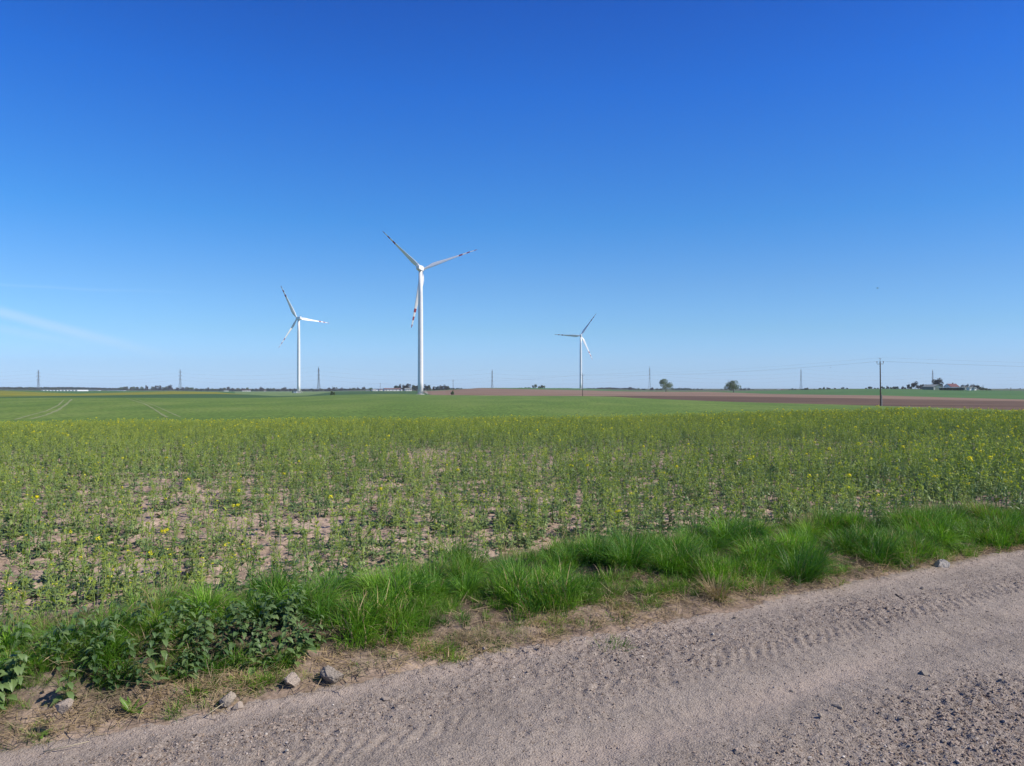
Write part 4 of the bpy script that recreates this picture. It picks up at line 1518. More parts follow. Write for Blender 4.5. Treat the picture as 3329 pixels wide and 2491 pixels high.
att = [power_pole(2863, 1321, 1163, 188, "tall dark power pole with a bracket at the ploughed field's edge, right", lean=-0.012),
       power_pole(1894, 1288, 1212, 396, "thin reddish pole standing in front of the right wind turbine's tower", stub=False),
       power_pole(1473, 1282, 1233, 580, "small power pole behind the little round tree on the brown field", stub=False),
       power_pole(1236, 1272, 1244, 860, "small cross-armed pole beside the long white barn", stub=False),
       power_pole(1081, 1273, 1254, 1100, "tiny pole behind the lone dark bush right of the left turbine", stub=False),
       power_pole(3196, 1266, 1251, 700, "tiny pole to the right of the red roofed farm", stub=False)]
extra = [Vector((290, 186, 6.0)), Vector((291.5, 186, 6.0)), Vector((290.7, 186, 7.3))]
order = [extra] + att[:5]
for k, nm in enumerate(("left hand", "right hand", "top")):
    mb = MB()
    pts = []
    for a, b in zip(order[:-1], order[1:]):
        for j in range(12):
            w = j / 12
            pts.append(a[k].lerp(b[k], w) - Vector((0, 0, 1.6 * 4 * w * (1 - w))))
    pts.append(order[-1][k])
    mb.tube(pts, 0.007, 4)
    tag(mb.build("overhead_wire", M['wire'], smooth=True), "thin %s wire of the line running between the wooden poles" % nm, "wire", "wires of the wooden pole line")
mb = MB()
x0 = P(3286, 690)
mb.tube([(0, 0, 0), (0, 0, 2.6)], 0.12, 5)
mb.tube([(0, 0, 0), (0.5, 0, 2.4)], 0.05, 4)
mb.box((0, 0, 2.6), (1.0, 0.4, 0.35))
tag(mb.build("hunting_stand", M['stick'], loc=x0), "small dark post with a box on top near the right horizon", "post")


# ------------------------------------------------------------------ trees
def crown_mesh(kind, seed, W, H, n, leafs, mat):
    rs = np.random.default_rng(seed)
    lobes = []
    nl = {'round': 16, 'bare': 12, 'pine': 7, 'poplar': 9, 'bush': 9}[kind]
    for _ in range(nl):
        a, e = rs.uniform(0, 6.283), rs.uniform(-0.7, 1.3)
        k = rs.uniform(0.35, 0.75)
        lobes.append((math.cos(a) * math.cos(e) * k, math.sin(a) * math.cos(e) * k, math.sin(e) * k, rs.uniform(0.22, 0.42)))
    L = np.array(lobes)
    pick = rs.integers(0, nl, n)
    d = rs.normal(0, 1, (n, 3))
    d /= np.linalg.norm(d, axis=1)[:, None]
    rad = L[pick, 3] * rs.uniform(0.45, 1.0, n) ** 0.6
    p = L[pick, :3] + d * rad[:, None]
    lo, hi = p.min(0), p.max(0)
    p = (p - (lo + hi) / 2) / (hi - lo)
    p = p * np.array([W, W, H]) + np.array([0, 0, H / 2])
    if kind == 'pine':
        p[:, 2] = H * 0.45 + p[:, 2] * 0.55
    a1, a2 = rs.normal(0, 1, (n, 3)), rs.normal(0, 1, (n, 3))
    a1 /= np.linalg.norm(a1, axis=1)[:, None]
    a2 = np.cross(a1, a2)
    a2 /= np.linalg.norm(a2, axis=1)[:, None]
    sz = leafs * rs.uniform(0.5, 1.2, n)[:, None]
    asp = 0.22 if kind == 'bare' else 0.7
    v = np.stack([p - a1 * sz, p - a2 * sz * asp, p + a1 * sz, p + a2 * sz * asp], 1).reshape(-1, 3)
    f = [(4 * i, 4 * i + 1, 4 * i + 2, 4 * i + 3) for i in range(n)]
    return mesh("crown", v, f, mat)


def trunk_mesh(kind, seed, W, H):
    rs = random.Random(seed)
    mb = MB()
    r = H * 0.022
    fork = H * (0.2 if kind != 'pine' else 0.5)
    mb.tube([(0, 0, -0.3), (0, 0, fork), (rs.gauss(0, 0.02) * H, 0, H * 0.55), (0, 0, H * 0.9)], [r * 1.3, r, r * 0.6, r * 0.15], 6)
    for i in range({'bare': 16, 'round': 9, 'pine': 5, 'poplar': 8, 'bush': 5}[kind]):
        u = rs.uniform(0.18, 0.7) * H
        a = rs.random() * 6.283
        e = Vector((math.cos(a) * W * 0.42, math.sin(a) * W * 0.42, u + H * rs.uniform(0.1, 0.3)))
        b = Vector((0, 0, u))
        m = b.lerp(e, 0.5) + Vector((0, 0, -H * 0.03))
        mb.tube([b, m, e], [r * 0.45, r * 0.3, r * 0.1], 4, cap=False)
        if kind == 'bare':
            for _ in range(3):
                f2 = e.lerp(b, rs.random() * 0.6)
                mb.tube([f2, f2 + Vector((rs.gauss(0, W * 0.1), rs.gauss(0, W * 0.1), H * 0.14))], [r * 0.2, r * 0.06], 3, cap=False)
    return mb.mesh("trunk", M['bark'])


KINDS = {}
for kd, shape, n, lf, mt in (('green', 'round', 2600, 0.34, 'crown_green'), ('olive', 'round', 2600, 0.36, 'crown_olive'), ('bare', 'bare', 3200, 0.6, 'crown_bare'),
                             ('pine', 'pine', 900, 0.45, 'crown_pine'), ('poplar', 'poplar', 900, 0.32, 'crown_olive'), ('dark', 'round', 1600, 0.4, 'crown_pine')):
    for v in range(3):
        KINDS[kd, v] = (trunk_mesh(shape, 10 * v + 3, 10, 10), crown_mesh(shape, hash((shape, v)) % 9999 if False else v * 31 + len(kd) * 7 + ord(kd[0]), 10, 8.6, n, lf, M[mt]))


def tree(xp, ytop, ybase, wpx, Y, kind, label, group=None, sink=0.5, own=None):
    h = (ybase - ytop) / F * Y
    w = wpx * 1.12 / F * Y
    h *= 1.06
    z = CAMZ - (ybase - HOR) / F * Y
    e = empty("tree", ((xp - 1664.5) / F * Y, Y, z - sink), random.random() * 6.28)
    tm, cm = own or KINDS[kind, random.randrange(3)]
    h += sink
    obj("trunk", tm, e)
    obj("crown", cm, e, (0, 0, 1.4))
    e.scale = (w / 10, w / 10, h / 10)
    return tag(e, label, "tree", group)


# two lone trees and two small bushy ones, with finer crowns of their own
own1 = (trunk_mesh('round', 901, 10, 10), crown_mesh('round', 902, 10, 9.4, 3600, 0.26, M['crown_green']))
tree(2165, 1236.5, 1272, 40, 850, 'green', "full round crowned lone tree on the far edge of the brown field", own=own1, sink=0.2)
own2 = (trunk_mesh('bare', 903, 10, 10), crown_mesh('round', 914, 10, 8.2, 3400, 0.26, M['crown_green']))
tree(2385, 1237.5, 1276, 50, 825, 'green', "wide spreading lone tree with open branches, right of the round one", own=own2, sink=0.2)
own3 = (trunk_mesh('bush', 905, 10, 10), crown_mesh('bush', 906, 10, 8.8, 1600, 0.5, M['crown_green']))
tree(1080, 1272.5, 1288, 15, 505, 'green', "small dense round tree on the track right of the left turbine", own=own3, sink=0.1)
tree(1471, 1272, 1286, 11, 572, 'green', "small round tree standing at the corner of the brown field", own=own3, sink=0.1)

tree(2975, 1241, 1265, 22, 735, 'bare', "round bare tree left of the dark barn on the hill")
tree(3047, 1231.5, 1264, 34, 760, 'bare', "big spreading bare tree rising behind the dark barn")
tree(925, 1259, 1274, 18, 1900, 'bare', "round purplish bare tree standing out left of the left turbine's foot")
tree(1205, 1261, 1271, 13, 1080, 'green', "low green round tree left of the white barn group")

ROWS = [
    ("trees behind the greenhouses", "hazy olive tree in the row in front of the left woods", [(x, 1260.5, 1271, 14, 2000, 'olive') for x in (14, 32, 50, 64, 80, 97, 112, 128, 170, 186)]),
    ("budding trees right of the greenhouses", "budding tree in the clump between the greenhouses and the second pylon",
     [(393, 1259, 1271, 13, 2050, 'green'), (403, 1258, 1271, 12, 2060, 'olive'), (412, 1257, 1271, 11, 2060, 'olive'), (425, 1259, 1271, 12, 2050, 'olive'), (433, 1257.5, 1271, 14, 2070, 'green'),
      (448, 1258.5, 1271, 15, 2070, 'olive'), (462, 1258, 1271, 14, 2050, 'green'), (476, 1253, 1271, 10, 2050, 'bare'), (497, 1257, 1271, 12, 2050, 'olive')]),
    ("leafless trees around the second pylon", "leafless tree in the row below the second pylon from the left",
     [(508, 1254, 1271, 10, 2050, 'bare'), (519, 1254, 1271, 11, 2050, 'bare'), (532, 1259, 1271, 12, 2050, 'olive'), (543, 1256, 1271, 14, 2050, 'olive'), (554, 1252, 1271, 14, 2050, 'bare'),
      (577, 1260, 1271, 12, 2050, 'bare'), (592, 1259, 1271, 13, 2050, 'bare'), (608, 1258.5, 1271, 14, 2050, 'olive'), (622, 1259.5, 1271, 14, 2050, 'green'), (640, 1263, 1272, 14, 2050, 'olive'),
      (655, 1264, 1272, 15, 2050, 'dark'), (672, 1263, 1272, 14, 2050, 'olive'), (677, 1260, 1272, 6, 2050, 'bare'), (690, 1263, 1272, 16, 2050, 'green'), (703, 1264, 1272, 12, 2050, 'olive')]),
    ("trees of the village left of the turbine", "brownish tree among the village houses left of the left turbine",
     [(716, 1262, 1273, 12, 2080, 'dark'), (728, 1261, 1273, 14, 2100, 'olive'), (744, 1258, 1273, 14, 2120, 'bare'), (758, 1262, 1273, 14, 2120, 'bare'), (774, 1262, 1273, 14, 2120, 'olive'),
      (790, 1262, 1273, 14, 2130, 'bare'), (804, 1260, 1273, 9, 2120, 'green'), (818, 1264, 1273, 12, 2120, 'dark'), (834, 1263, 1273, 12, 2120, 'bare'), (851, 1258.5, 1273, 17, 2110, 'bare'),
      (872, 1262.5, 1273, 16, 2080, 'dark'), (886, 1262.5, 1273, 16, 2080, 'olive'), (904, 1266, 1273, 14, 2080, 'bare'), (945, 1264, 1274, 12, 2080, 'bare'), (958, 1263.5, 1274, 12, 2080, 'bare')]),
    ("tree row behind the third pylon", "bluish leafless tree in the row between the left turbine and the white barn",
     [(988, 1265, 1274, 12, 2080, 'bare'), (1000, 1266, 1274, 12, 2080, 'olive'), (1014, 1264, 1274, 15, 1900, 'dark'), (1030, 1265, 1274, 12, 1900, 'bare'), (1043, 1263, 1274, 16, 1900, 'olive'),
      (1058, 1266, 1274, 12, 1900, 'bare'), (1070, 1261, 1274, 16, 1850, 'bare'), (1088, 1259.5, 1274, 16, 1850, 'bare'), (1108, 1261, 1274, 20, 1850, 'bare'), (1122, 1264, 1274, 14, 1850, 'dark'),
      (1136, 1262, 1274, 15, 1850, 'bare'), (1150, 1261, 1274, 15, 1850, 'olive'), (1165, 1260, 1274, 14, 1850, 'bare'), (1181, 1258.5, 1274, 15, 1850, 'bare'), (1193, 1267, 1274, 9, 1850, 'olive')]),
    ("trees round the white barn", "dark leafless tree in the belt behind the white farm buildings",
     [(1288, 1254, 1272, 16, 1160, 'dark'), (1299, 1249.5, 1272, 12, 1170, 'bare'), (1313, 1252, 1272, 18, 1160, 'bare'), (1327, 1248.5, 1272, 17, 1160, 'bare'), (1345, 1252, 1272, 18, 1160, 'olive'),
      (1360, 1253, 1272, 16, 1160, 'bare'), (1384, 1250.5, 1272, 16, 1160, 'bare'), (1396, 1253, 1272, 13, 1160, 'olive'), (1412, 1257, 1272, 12, 1170, 'bare'), (1422, 1256, 1272, 13, 1170, 'dark'),
      (1434, 1253.5, 1272, 16, 1170, 'bare'), (1447, 1252, 1272, 17, 1170, 'bare'), (1456, 1255, 1272, 10, 1170, 'olive')]),
    ("pines behind the hill shoulder", "dark low pine left of the bare brown hill", [(x, 1261.5, 1269, 9, 1500, 'dark') for x in (1462, 1470, 1478, 1486, 1494, 1501)]),
    ("trees on the brown hill crest", "small tree clump on the crest between the tallest and smallest turbines",
     [(1693, 1260.5, 1264, 12, 1250, 'olive'), (1709, 1259.5, 1264, 10, 1250, 'green'), (1721, 1259.5, 1264, 12, 1250, 'olive'), (1733, 1253.5, 1264, 7, 1250, 'dark'), (1741, 1249.5, 1264, 9, 1250, 'green'),
      (1753, 1255, 1264, 9, 1250, 'green'), (1760, 1252.5, 1264, 11, 1250, 'olive'), (1768, 1254, 1264, 9, 1250, 'green')]),
    ("trees left of the round lone tree", "hazy tree in the gap left of the round lone tree",
     [(1985, 1260, 1270, 15, 1900, 'olive'), (2049, 1259, 1271, 11, 1900, 'bare'), (2064, 1263, 1272, 9, 1900, 'olive'), (2074, 1262, 1272, 13, 1800, 'green'), (2094, 1264, 1272, 16, 1700, 'dark'),
      (2118, 1260.5, 1273, 14, 1600, 'bare'), (2135, 1263, 1273, 14, 1600, 'olive'), (2149, 1263.5, 1273, 14, 1600, 'olive')]),
    ("pine row between the lone trees", "tall thin pine in the row between the two lone trees", [(x, 1261.5 + (i % 3) * 0.7, 1273, 8, 1700, 'pine') for i, x in enumerate(range(2186, 2244, 7))]),
    ("bare trees between the lone trees", "pale leafless tree right of the thin pines",
     [(2246, 1263, 1274, 5, 1700, 'bare'), (2254, 1264, 1274, 10, 1700, 'bare'), (2268, 1263.5, 1274, 11, 1700, 'bare'), (2281, 1264, 1274, 11, 1700, 'bare'), (2298, 1268, 1274, 10, 1700, 'olive'),
      (2308, 1266, 1274, 12, 1800, 'bare'), (2330, 1269, 1275, 14, 1800, 'dark'), (2346, 1265.5, 1276, 10, 1700, 'dark'), (2358, 1264, 1276, 12, 1700, 'bare')]),
    ("bare trees right of the wide lone tree", "leafless tree right of the wide lone tree",
     [(2409, 1263, 1276, 12, 1500, 'bare'), (2421, 1262, 1276, 12, 1500, 'bare'), (2433, 1261.5, 1276, 12, 1500, 'bare'), (2447, 1266, 1276, 12, 1500, 'dark'), (2462, 1267, 1276, 12, 1500, 'olive'), (2487, 1265, 1276, 8, 1500, 'bare')]),
    ("bushes on the right green hill", "small dark bush on the skyline of the right green hill",
     [(2566, 1266, 1271, 6, 1000, 'dark'), (2576, 1262.5, 1270, 7, 1000, 'dark'), (2586, 1264, 1269, 8, 1000, 'bare'), (2606, 1265, 1269, 13, 950, 'dark'), (2617, 1262, 1268, 8, 900, 'bare'), (2625, 1260.5, 1268, 8, 880, 'olive'),
      (2647, 1264, 1267, 5, 860, 'dark'), (2667, 1262, 1267.5, 11, 850, 'dark'), (2678, 1258.5, 1267.5, 8, 850, 'dark'), (2692, 1260, 1267.5, 14, 850, 'bare'), (2714, 1261.5, 1267, 8, 840, 'bare'),
      (2729, 1264, 1267, 5, 830, 'dark'), (2740, 1259.5, 1267, 11, 830, 'dark'), (2753, 1261, 1267, 9, 830, 'dark'), (2804, 1264, 1267, 6, 790, 'dark')]),
    ("bushes by the power pole on the hill", "dark hedge bush on the skyline beside the tall power pole",
     [(2815, 1261, 1266, 8, 780, 'olive'), (2828, 1257, 1266, 13, 780, 'dark'), (2844, 1261, 1266, 8, 780, 'bare'), (2855, 1261, 1266, 8, 780, 'bare'), (2871, 1256, 1266, 12, 770, 'dark'), (2885, 1255, 1265, 9, 770, 'bare'),
      (2897, 1259, 1265.5, 10, 770, 'olive'), (2908, 1257, 1265.5, 12, 770, 'bare'), (2917, 1257, 1265.5, 12, 765, 'dark'), (2934, 1256, 1265.5, 9, 765, 'bare'), (2943, 1260, 1265.5, 8, 760, 'dark')]),
    ("trees left of the farm on the hill", "leafless tree close to the dark barn on the hill",
     [(2953, 1249.5, 1265, 11, 765, 'bare'), (2961, 1257, 1265, 8, 765, 'olive'), (2990, 1252, 1265, 11, 780, 'bare'), (3000, 1249.5, 1265, 15, 780, 'bare'), (3013, 1251, 1265, 15, 790, 'bare'), (3023, 1254, 1265, 10, 790, 'dark')]),
    ("trees right of the red roofed house", "leafless tree behind the long dark shed right of the red roof",
     [(3131, 1251.5, 1265, 14, 780, 'bare'), (3143, 1249.5, 1265, 15, 780, 'bare'), (3156, 1251, 1265, 13, 780, 'bare'), (3167, 1250, 1265, 13, 780, 'bare'), (3178, 1252, 1265, 11, 775, 'bare')]),
    ("bushes sloping down from the farm", "olive bush on the slope right of the farm",
     [(3186, 1257, 1267, 11, 745, 'olive'), (3196, 1259, 1267.5, 11, 742, 'green'), (3206, 1262, 1268, 11, 740, 'olive'), (3217, 1264, 1269, 12, 738, 'dark')]),
    ("trees on the right horizon", "faint bluish tree on the far right horizon",
     [(3240, 1266, 1272, 12, 2300, 'dark'), (3258, 1265.5, 1272, 12, 2300, 'bare'), (3273, 1263, 1272, 8, 2300, 'dark'), (3300, 1265, 1272, 12, 2300, 'bare'), (3320, 1262.5, 1272, 12, 2200, 'dark')]),
]
for grp, lab, rows in ROWS:
    for r_ in rows:
        tree(*r_, lab, grp, sink=1.0)


def woods(x0, x1, ytop, ybase, Y, mats, seed, label, depth=160):
    """a far wood that reads as one mass: many crowns in one ground-cover object"""
    rs = np.random.default_rng(seed)
    km = [KINDS[m, i][1] for m in mats for i in range(2)]
    n = int((x1 - x0) * 1.3)
    xs = rs.uniform(x0, x1, n)
    d = Y + rs.uniform(0, depth, n)
    ztop = CAMZ - (np.interp(xs, np.linspace(x0, x1, len(ytop)), ytop) - HOR) / F * d
    zb = CAMZ - (ybase - HOR) / F * d
    h = np.maximum(2.0, (ztop - zb) * rs.uniform(0.75, 1.03, n))
    w = rs.uniform(9, 15, n)
    pos = np.stack([(xs - 1664.5) / F * d, d, np.full(n, 0) + zb], -1)
    scatter("far_woods", km, pos, np.stack([np.zeros(n), np.zeros(n), rs.uniform(0, 6.28, n)], -1), np.stack([w / 10, w / 10, h / 8.6], -1), rs.integers(0, len(km), n), label)


woods(-60, 400, [1259, 1258, 1258.5, 1258, 1260, 1262], 1270, 2500, ['bare', 'dark'], 1, "hazy purplish wood along the left horizon")
woods(1775, 2060, [1263, 1262, 1262, 1263, 1262, 1260.5, 1260, 1262, 1260], 1271, 2100, ['dark', 'pine', 'bare'], 2, "dark blue wood along the horizon behind the smallest turbine")
woods(2440, 2530, [1269, 1267, 1268], 1274, 2200, ['bare', 'dark'], 3, "low dark wood behind the village roofs right of the lone trees")
woods(3215, 3400, [1265, 1264, 1264.5], 1272, 2500, ['bare', 'dark'], 4, "hazy wood along the right horizon")
woods(400, 1190, [1266, 1267, 1267, 1266, 1267], 1273, 2300, ['bare', 'dark'], 5, "low hazy tree line along the horizon behind the village")


# ------------------------------------------------------------------ far buildings
def gable_house(name, xp0, xp1, yeave, yridge, ybase, Y, wall, roof, label, cat, depth=8.0, windows=0, ridge_x=True, group=None, chimney=False, over=0.35, door=True, turn=0.32):
    x0, x1 = (xp0 - 1664.5) / F * Y, (xp1 - 1664.5) / F * Y
    zb = CAMZ - (ybase - HOR) / F * Y
    he = CAMZ - (yeave - HOR) / F * Y - zb
    hr = CAMZ - (yridge - HOR) / F * Y - zb
    W = (x1 - x0) / 2
    e = empty(name, ((x0 + x1) / 2, Y, zb), turn)
    D = depth
    mb = MB()
    if ridge_x:
        mb.add([(-W, 0, -1), (W, 0, -1), (W, D, -1), (-W, D, -1), (-W, 0, he), (W, 0, he), (W, D, he), (-W, D, he), (-W, D / 2, hr - 0.1), (W, D / 2, hr - 0.1)],
               [(0, 1, 5, 4), (2, 3, 7, 6), (1, 2, 6, 9, 5), (3, 0, 4, 8, 7)])
    else:
        mb.add([(-W, 0, -1), (W, 0, -1), (W, D, -1), (-W, D, -1), (-W, 0, he), (W, 0, he), (W, D, he), (-W, D, he), (0, 0, hr - 0.1), (0, D, hr - 0.1)],
               [(0, 1, 5, 8, 4), (2, 3, 7, 9, 6), (1, 2, 6, 5), (3, 0, 4, 7)])
    mb.build("wall", M[wall], e)
    rb = MB()
    t = 0.18
    if ridge_x:
        a = [(-W - over, -over, he - 0.1), (W + over, -over, he - 0.1), (W + over, D / 2, hr), (-W - over, D / 2, hr), (-W - over, D + over, he - 0.1), (W + over, D + over, he - 0.1)]
        quads = [(0, 1, 2, 3), (3, 2, 5, 4)]
    else:
        a = [(-W - over, -over, he - 0.1), (-W - over, D + over, he - 0.1), (0, D + over, hr), (0, -over, hr), (W + over, D + over, he - 0.1), (W + over, -over, he - 0.1)]
        quads = [(3, 2, 1, 0), (5, 4, 2, 3)]
    up = [(x, y, z + t) for x, y, z in a]
    rb.add(a + up, [tuple(reversed(q)) for q in quads] + [tuple(i + 6 for i in q) for q in quads] +
           ([(0, 1, 7, 6), (5, 4, 10, 11), (1, 2, 8, 7), (2, 5, 11, 8), (3, 0, 6, 9), (4, 3, 9, 10)] if ridge_x else
            [(0, 3, 9, 6), (3, 5, 11, 9), (5, 4, 10, 11), (4, 2, 8, 10), (2, 1, 7, 8), (1, 0, 6, 7)]))
    ro = rb.build("roof", M[roof], e)
    if chimney:
        mb = MB()
        mb.box((W * 0.3, D / 2, hr + 0.5), (0.7, 0.7, 1.2))
        mb.build("chimney", M['roofred'], ro)
    for k in range(windows):
        mb = MB()
        xw = -W + (k + 0.5) * 2 * W / windows
        mb.box((xw, -0.02, he * 0.55), (min(1.1, W / windows), 0.12, he * 0.32))
        mb.build("window", M['glass'], e)
    if door:
        mb = MB()
        mb.box((-W + W * 0.25, -0.03, min(1.1, he * 0.4)), (min(1.3, W * 0.4), 0.1, min(2.2, he * 0.8)))
        mb.build("door", M['grey'], e)
    return tag(e, label, cat, group)


gable_house("barn", 1250, 1305, 1266, 1262.3, 1272, 1060, 'wallwhite', 'roofbrown', "long low white barn with a brown roof, left of the tallest turbine", "barn", 12, 5)
gable_house("shed", 1210, 1229, 1266.5, 1264.3, 1272, 1050, 'wallwhite', 'roofgrey', "small white gabled shed left of the long white barn", "shed", 10, 1, False)
gable_house("shed", 1232, 1244, 1266, 1264.5, 1272, 1070, 'wallwhite', 'roofbrown', "low white link building between the gabled shed and the long barn", "shed", 8, 0)
gable_house("house", 1317, 1339, 1266, 1262, 1270.5, 1050, 'wallwhite', 'roofgrey', "white house with a grey roof between the long barn and the tallest turbine", "house", 8, 3, True, None, True)
gable_house("shed", 1190, 1203, 1270.3, 1269.6, 1273, 1050, 'wallwhite', 'roofgrey', "tiny flat white shed at the left end of the barn group", "shed", 5, 0)
gable_house("shed", 1303, 1308, 1267, 1264, 1272, 1045, 'wallwhite', 'roofgrey', "narrow white lean-to at the right end of the long barn", "shed", 5, 0, False)

gable_house("house", 728, 742, 1270.5, 1269, 1273.5, 1950, 'wallwhite', 'roofgrey', "leftmost of the small white houses in the village by the left turbine", "house", 9, 2)
gable_house("house", 795, 815, 1269.5, 1267.6, 1273.5, 1950, 'wallwhite', 'roofred', "long white village house with a dull red roof", "house", 9, 4)
gable_house("house", 787, 793, 1269.5, 1267.8, 1273.5, 1960, 'wallwhite', 'roofred', "tiny white village house left of the long one with the dull red roof", "house", 9, 1)
gable_house("house", 858, 865, 1270, 1268.6, 1273.5, 1960, 'wallgrey', 'roofbrown', "small grey village house nearest the left turbine's left side", "house", 9, 1)
gable_house("shed", 12, 24, 1270.6, 1269.8, 1272.5, 990, 'wallwhite', 'roofgrey', "tiny white shed near the left frame edge", "shed", 4, 0)

gable_house("barn", 2476, 2494, 1272.4, 1270.2, 1275, 1300, 'wallwhite', 'roofgrey', "low pale farm shed left of the two silos", "barn", 10, 0)
gable_house("barn", 2462, 2474, 1271.6, 1269.8, 1275, 1320, 'wallgrey', 'roofbrown', "low brown roofed shed at the left end of the silo farm", "barn", 10, 0)
gable_house("house", 2541, 2552, 1269.5, 1266.6, 1273, 1300, 'wallwhite', 'roofred', "small red roofed house right of the two silos", "house", 8, 2)
for i, (xp, w, lab) in enumerate(((2528, 4.2, "left one of the two pale silos"), (2534, 4.2, "right one of the two pale silos"))):
    b = Vector(((xp - 1664.5) / F * 1300, 1300, CAMZ - (1273 - HOR) / F * 1300))
    e = empty("silo", b)
    mb = MB()
    mb.tube([(0, 0, -1), (0, 0, 3.8)], 1.15, 16)
    mb.build("wall", M['film'], e)
    mb = MB()
    mb.tube([(0, 0, 3.8), (0, 0, 4.5)], [1.25, 0.15], 16)
    mb.build("roof", M['roofgrey'], e)
    tag(e, lab + " on the farm right of the lone trees", "silo")

# farm on the right hill
gable_house("barn", 3029, 3071, 1258, 1250.6, 1268, 705, 'wallgreen', 'roofgrey', "dark green gabled barn with a grey roof on the right hill", "barn", 12, 0, False)
gable_house("house", 3087, 3123, 1258, 1248.2, 1267, 720, 'wallwhite', 'roofred', "white farmhouse with a steep dark red roof on the right hill", "house", 8, 4, True, None, True)
gable_house("shed", 3130, 3176, 1260, 1258, 1267, 712, 'wallgreen', 'roofgrey', "long dark low shed right of the red roofed farmhouse", "shed", 7, 3)
gable_house("shed", 3150, 3164, 1260, 1259, 1267, 700, 'wallwhite', 'roofgrey', "left one of the two small cream sheds at the right end of the farm", "shed", 3, 2)
gable_house("shed", 3167, 3175, 1260, 1259, 1267, 700, 'wallwhite', 'roofgrey', "right one of the two small cream sheds at the right end of the farm", "shed", 3, 1)
b = Vector(((3053 - 1664.5) / F * 697, 697, CAMZ - (1267.5 - HOR) / F * 697))
wd = (3131 - 3053) / F * 697
e = empty("canopy", b)
mb = MB()
mb.box((wd / 2, 2, 2.35), (wd, 4.5, 0.35))
mb.build("roof", M['wallwhite'], e)
for k in range(6):
    mb = MB()
    mb.tube([(0.2 + k * (wd - 0.4) / 5, 0, -0.5), (0.2 + k * (wd - 0.4) / 5, 0, 2.2)], 0.12, 6)
    mb.build("post", M['wallwhite'], e)
tag(e, "long low white canopy on posts in front of the red roofed farmhouse", "canopy")
rs = np.random.default_rng(55)
n = 5000
wd = (3133 - 3056) / F * 692
p = np.stack([rs.uniform(0, wd, n), rs.uniform(0, 1.4, n), rs.uniform(-0.3, 1.75, n) + 0.2 * np.sin(rs.uniform(0, 6, n))], -1)
a1, a2 = rs.normal(0, 0.14, (n, 3)), rs.normal(0, 0.14, (n, 3))
v = np.stack([p - a1, p - a2, p + a1, p + a2], 1).reshape(-1, 3)
tag(obj("hedge", mesh("hedge", v, [(4 * i, 4 * i + 1, 4 * i + 2, 4 * i + 3) for i in range(n)], M['crown_pine']), None,
        ((3056 - 1664.5) / F * 692, 692, CAMZ - (1268 - HOR) / F * 692)), "dark clipped hedge along the front of the right farm", "hedge")


# greenhouses on the left
def greenhouse(xp0, xp1, ytop, ybase, Y, D, label, group=None):
    x0, x1 = (xp0 - 1664.5) / F * Y, (xp1 - 1664.5) / F * Y
    zb = CAMZ - (ybase - HOR) / F * Y
    h = CAMZ - (ytop - HOR) / F * Y - zb
    W = (x1 - x0) / 2
    e = empty("greenhouse", ((x0 + x1) / 2, Y, zb))
    vs, fs = [], []
    m = 9
    for yy in (0, D):
        for j in range(m):
            a = math.pi * j / (m - 1)
            vs.append((-W * math.cos(a), yy, h * math.sin(a) ** 0.7))
    for j in range(m - 1):
        fs.append((j, j + 1, m + j + 1, m + j))
    obj("cover", mesh("cover", vs, fs, M['film']), e)
    obj("end_wall", mesh("end_wall", [(x, -0.02, z) for x, _, z in vs[:m]], [tuple(range(m))], M['film']), e)
    return tag(e, label, "greenhouse", group)


for i in range(11):
    x = 133 + i * 11
    greenhouse(x, x + 9, 1268.6 - 0.08 * i, 1272, 1150, 30, "one of the side by side arched white greenhouses below the left pylon", "row of arched white greenhouses")
greenhouse(254, 321, 1268.4, 1270.5, 1250, 8, "long white polytunnel at the right end of the greenhouse row")
greenhouse(346, 404, 1269.6, 1271.2, 1300, 8, "long low white polytunnel standing apart right of the greenhouse row")


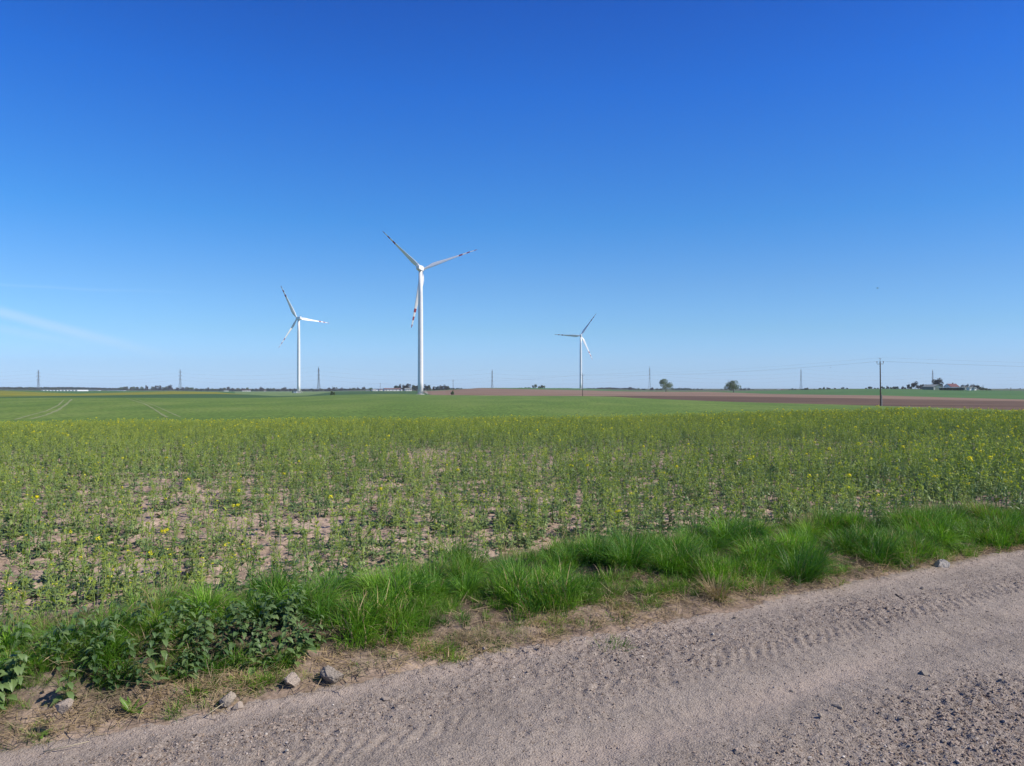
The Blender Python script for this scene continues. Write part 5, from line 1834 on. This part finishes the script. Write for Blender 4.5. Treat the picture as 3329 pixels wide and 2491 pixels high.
# ------------------------------------------------------------------ birds
def bird(xp, yp, Y, span, rz, label):
    e = empty("bird", pv(xp, yp, Y), rz)
    mb = MB()
    s = span
    mb.tube([(0, -0.26 * s, 0), (0, -0.1 * s, 0), (0, 0.08 * s, 0.01 * s), (0, 0.2 * s, 0.02 * s), (0, 0.26 * s, 0.01 * s)], [0.02 * s, 0.05 * s, 0.06 * s, 0.035 * s, 0.005 * s], 8)
    mb.add([(-0.02 * s, -0.2 * s, 0), (0.02 * s, -0.2 * s, 0), (0.07 * s, -0.36 * s, 0), (-0.07 * s, -0.36 * s, 0)], [(0, 1, 2, 3)])
    mb.build("body", M['bird'], e, True)
    for sg in (-1, 1):
        mb = MB()
        up_, dn = [], []
        for x, y, z in ((0.03, 0.10, 0.02), (0.22, 0.14, 0.07), (0.5, 0.02, 0.05), (0.48, -0.03, 0.045), (0.22, -0.03, 0.06), (0.03, -0.06, 0.015)):
            up_.append((sg * x * s, y * s, z * s + 0.008 * s))
            dn.append((sg * x * s, y * s, z * s))
        mb.add(up_ + dn, [tuple(range(6)), tuple(range(11, 5, -1))] + [(i, (i + 1) % 6, 6 + (i + 1) % 6, 6 + i) for i in range(6)])
        mb.build("wing", M['bird'], e)
    tag(e, label, "bird")


bird(2853, 937, 240, 1.5, 1.3, "dark bird gliding high above the wooden power pole")
bird(1065, 1123, 420, 1.2, 0.9, "faint distant bird to the right of the left turbine's blades")
bird(2700, 1195, 420, 1.1, 1.3, "distant bird flying between the pylon and the power pole")
bird(897, 47, 160, 0.5, 0.4, "tiny bird close to the top of the sky")
bird(543, 764, 220, 0.5, 0.8, "tiny bird in the empty sky on the left")

# ------------------------------------------------------------------ air
HAZE = 0.00010
mb = MB()
mb.box((0, 0, 75), (9600, 9600, 190))
hz = mb.build("haze", [])
hm = bpy.data.materials.new("haze")
hm.use_nodes = True
nt = hm.node_tree
nt.nodes.clear()
ho = nt.nodes.new("ShaderNodeOutputMaterial")
pvn = nt.nodes.new("ShaderNodeVolumePrincipled")
pvn.inputs['Color'].default_value = (0.80, 0.92, 1.0, 1)
pvn.inputs['Density'].default_value = HAZE
pvn.inputs['Anisotropy'].default_value = 0.1
nt.links.new(pvn.outputs[0], ho.inputs['Volume'])
hz.data.materials.clear()
hz.data.materials.append(hm)
tag(hz, kind='stuff')
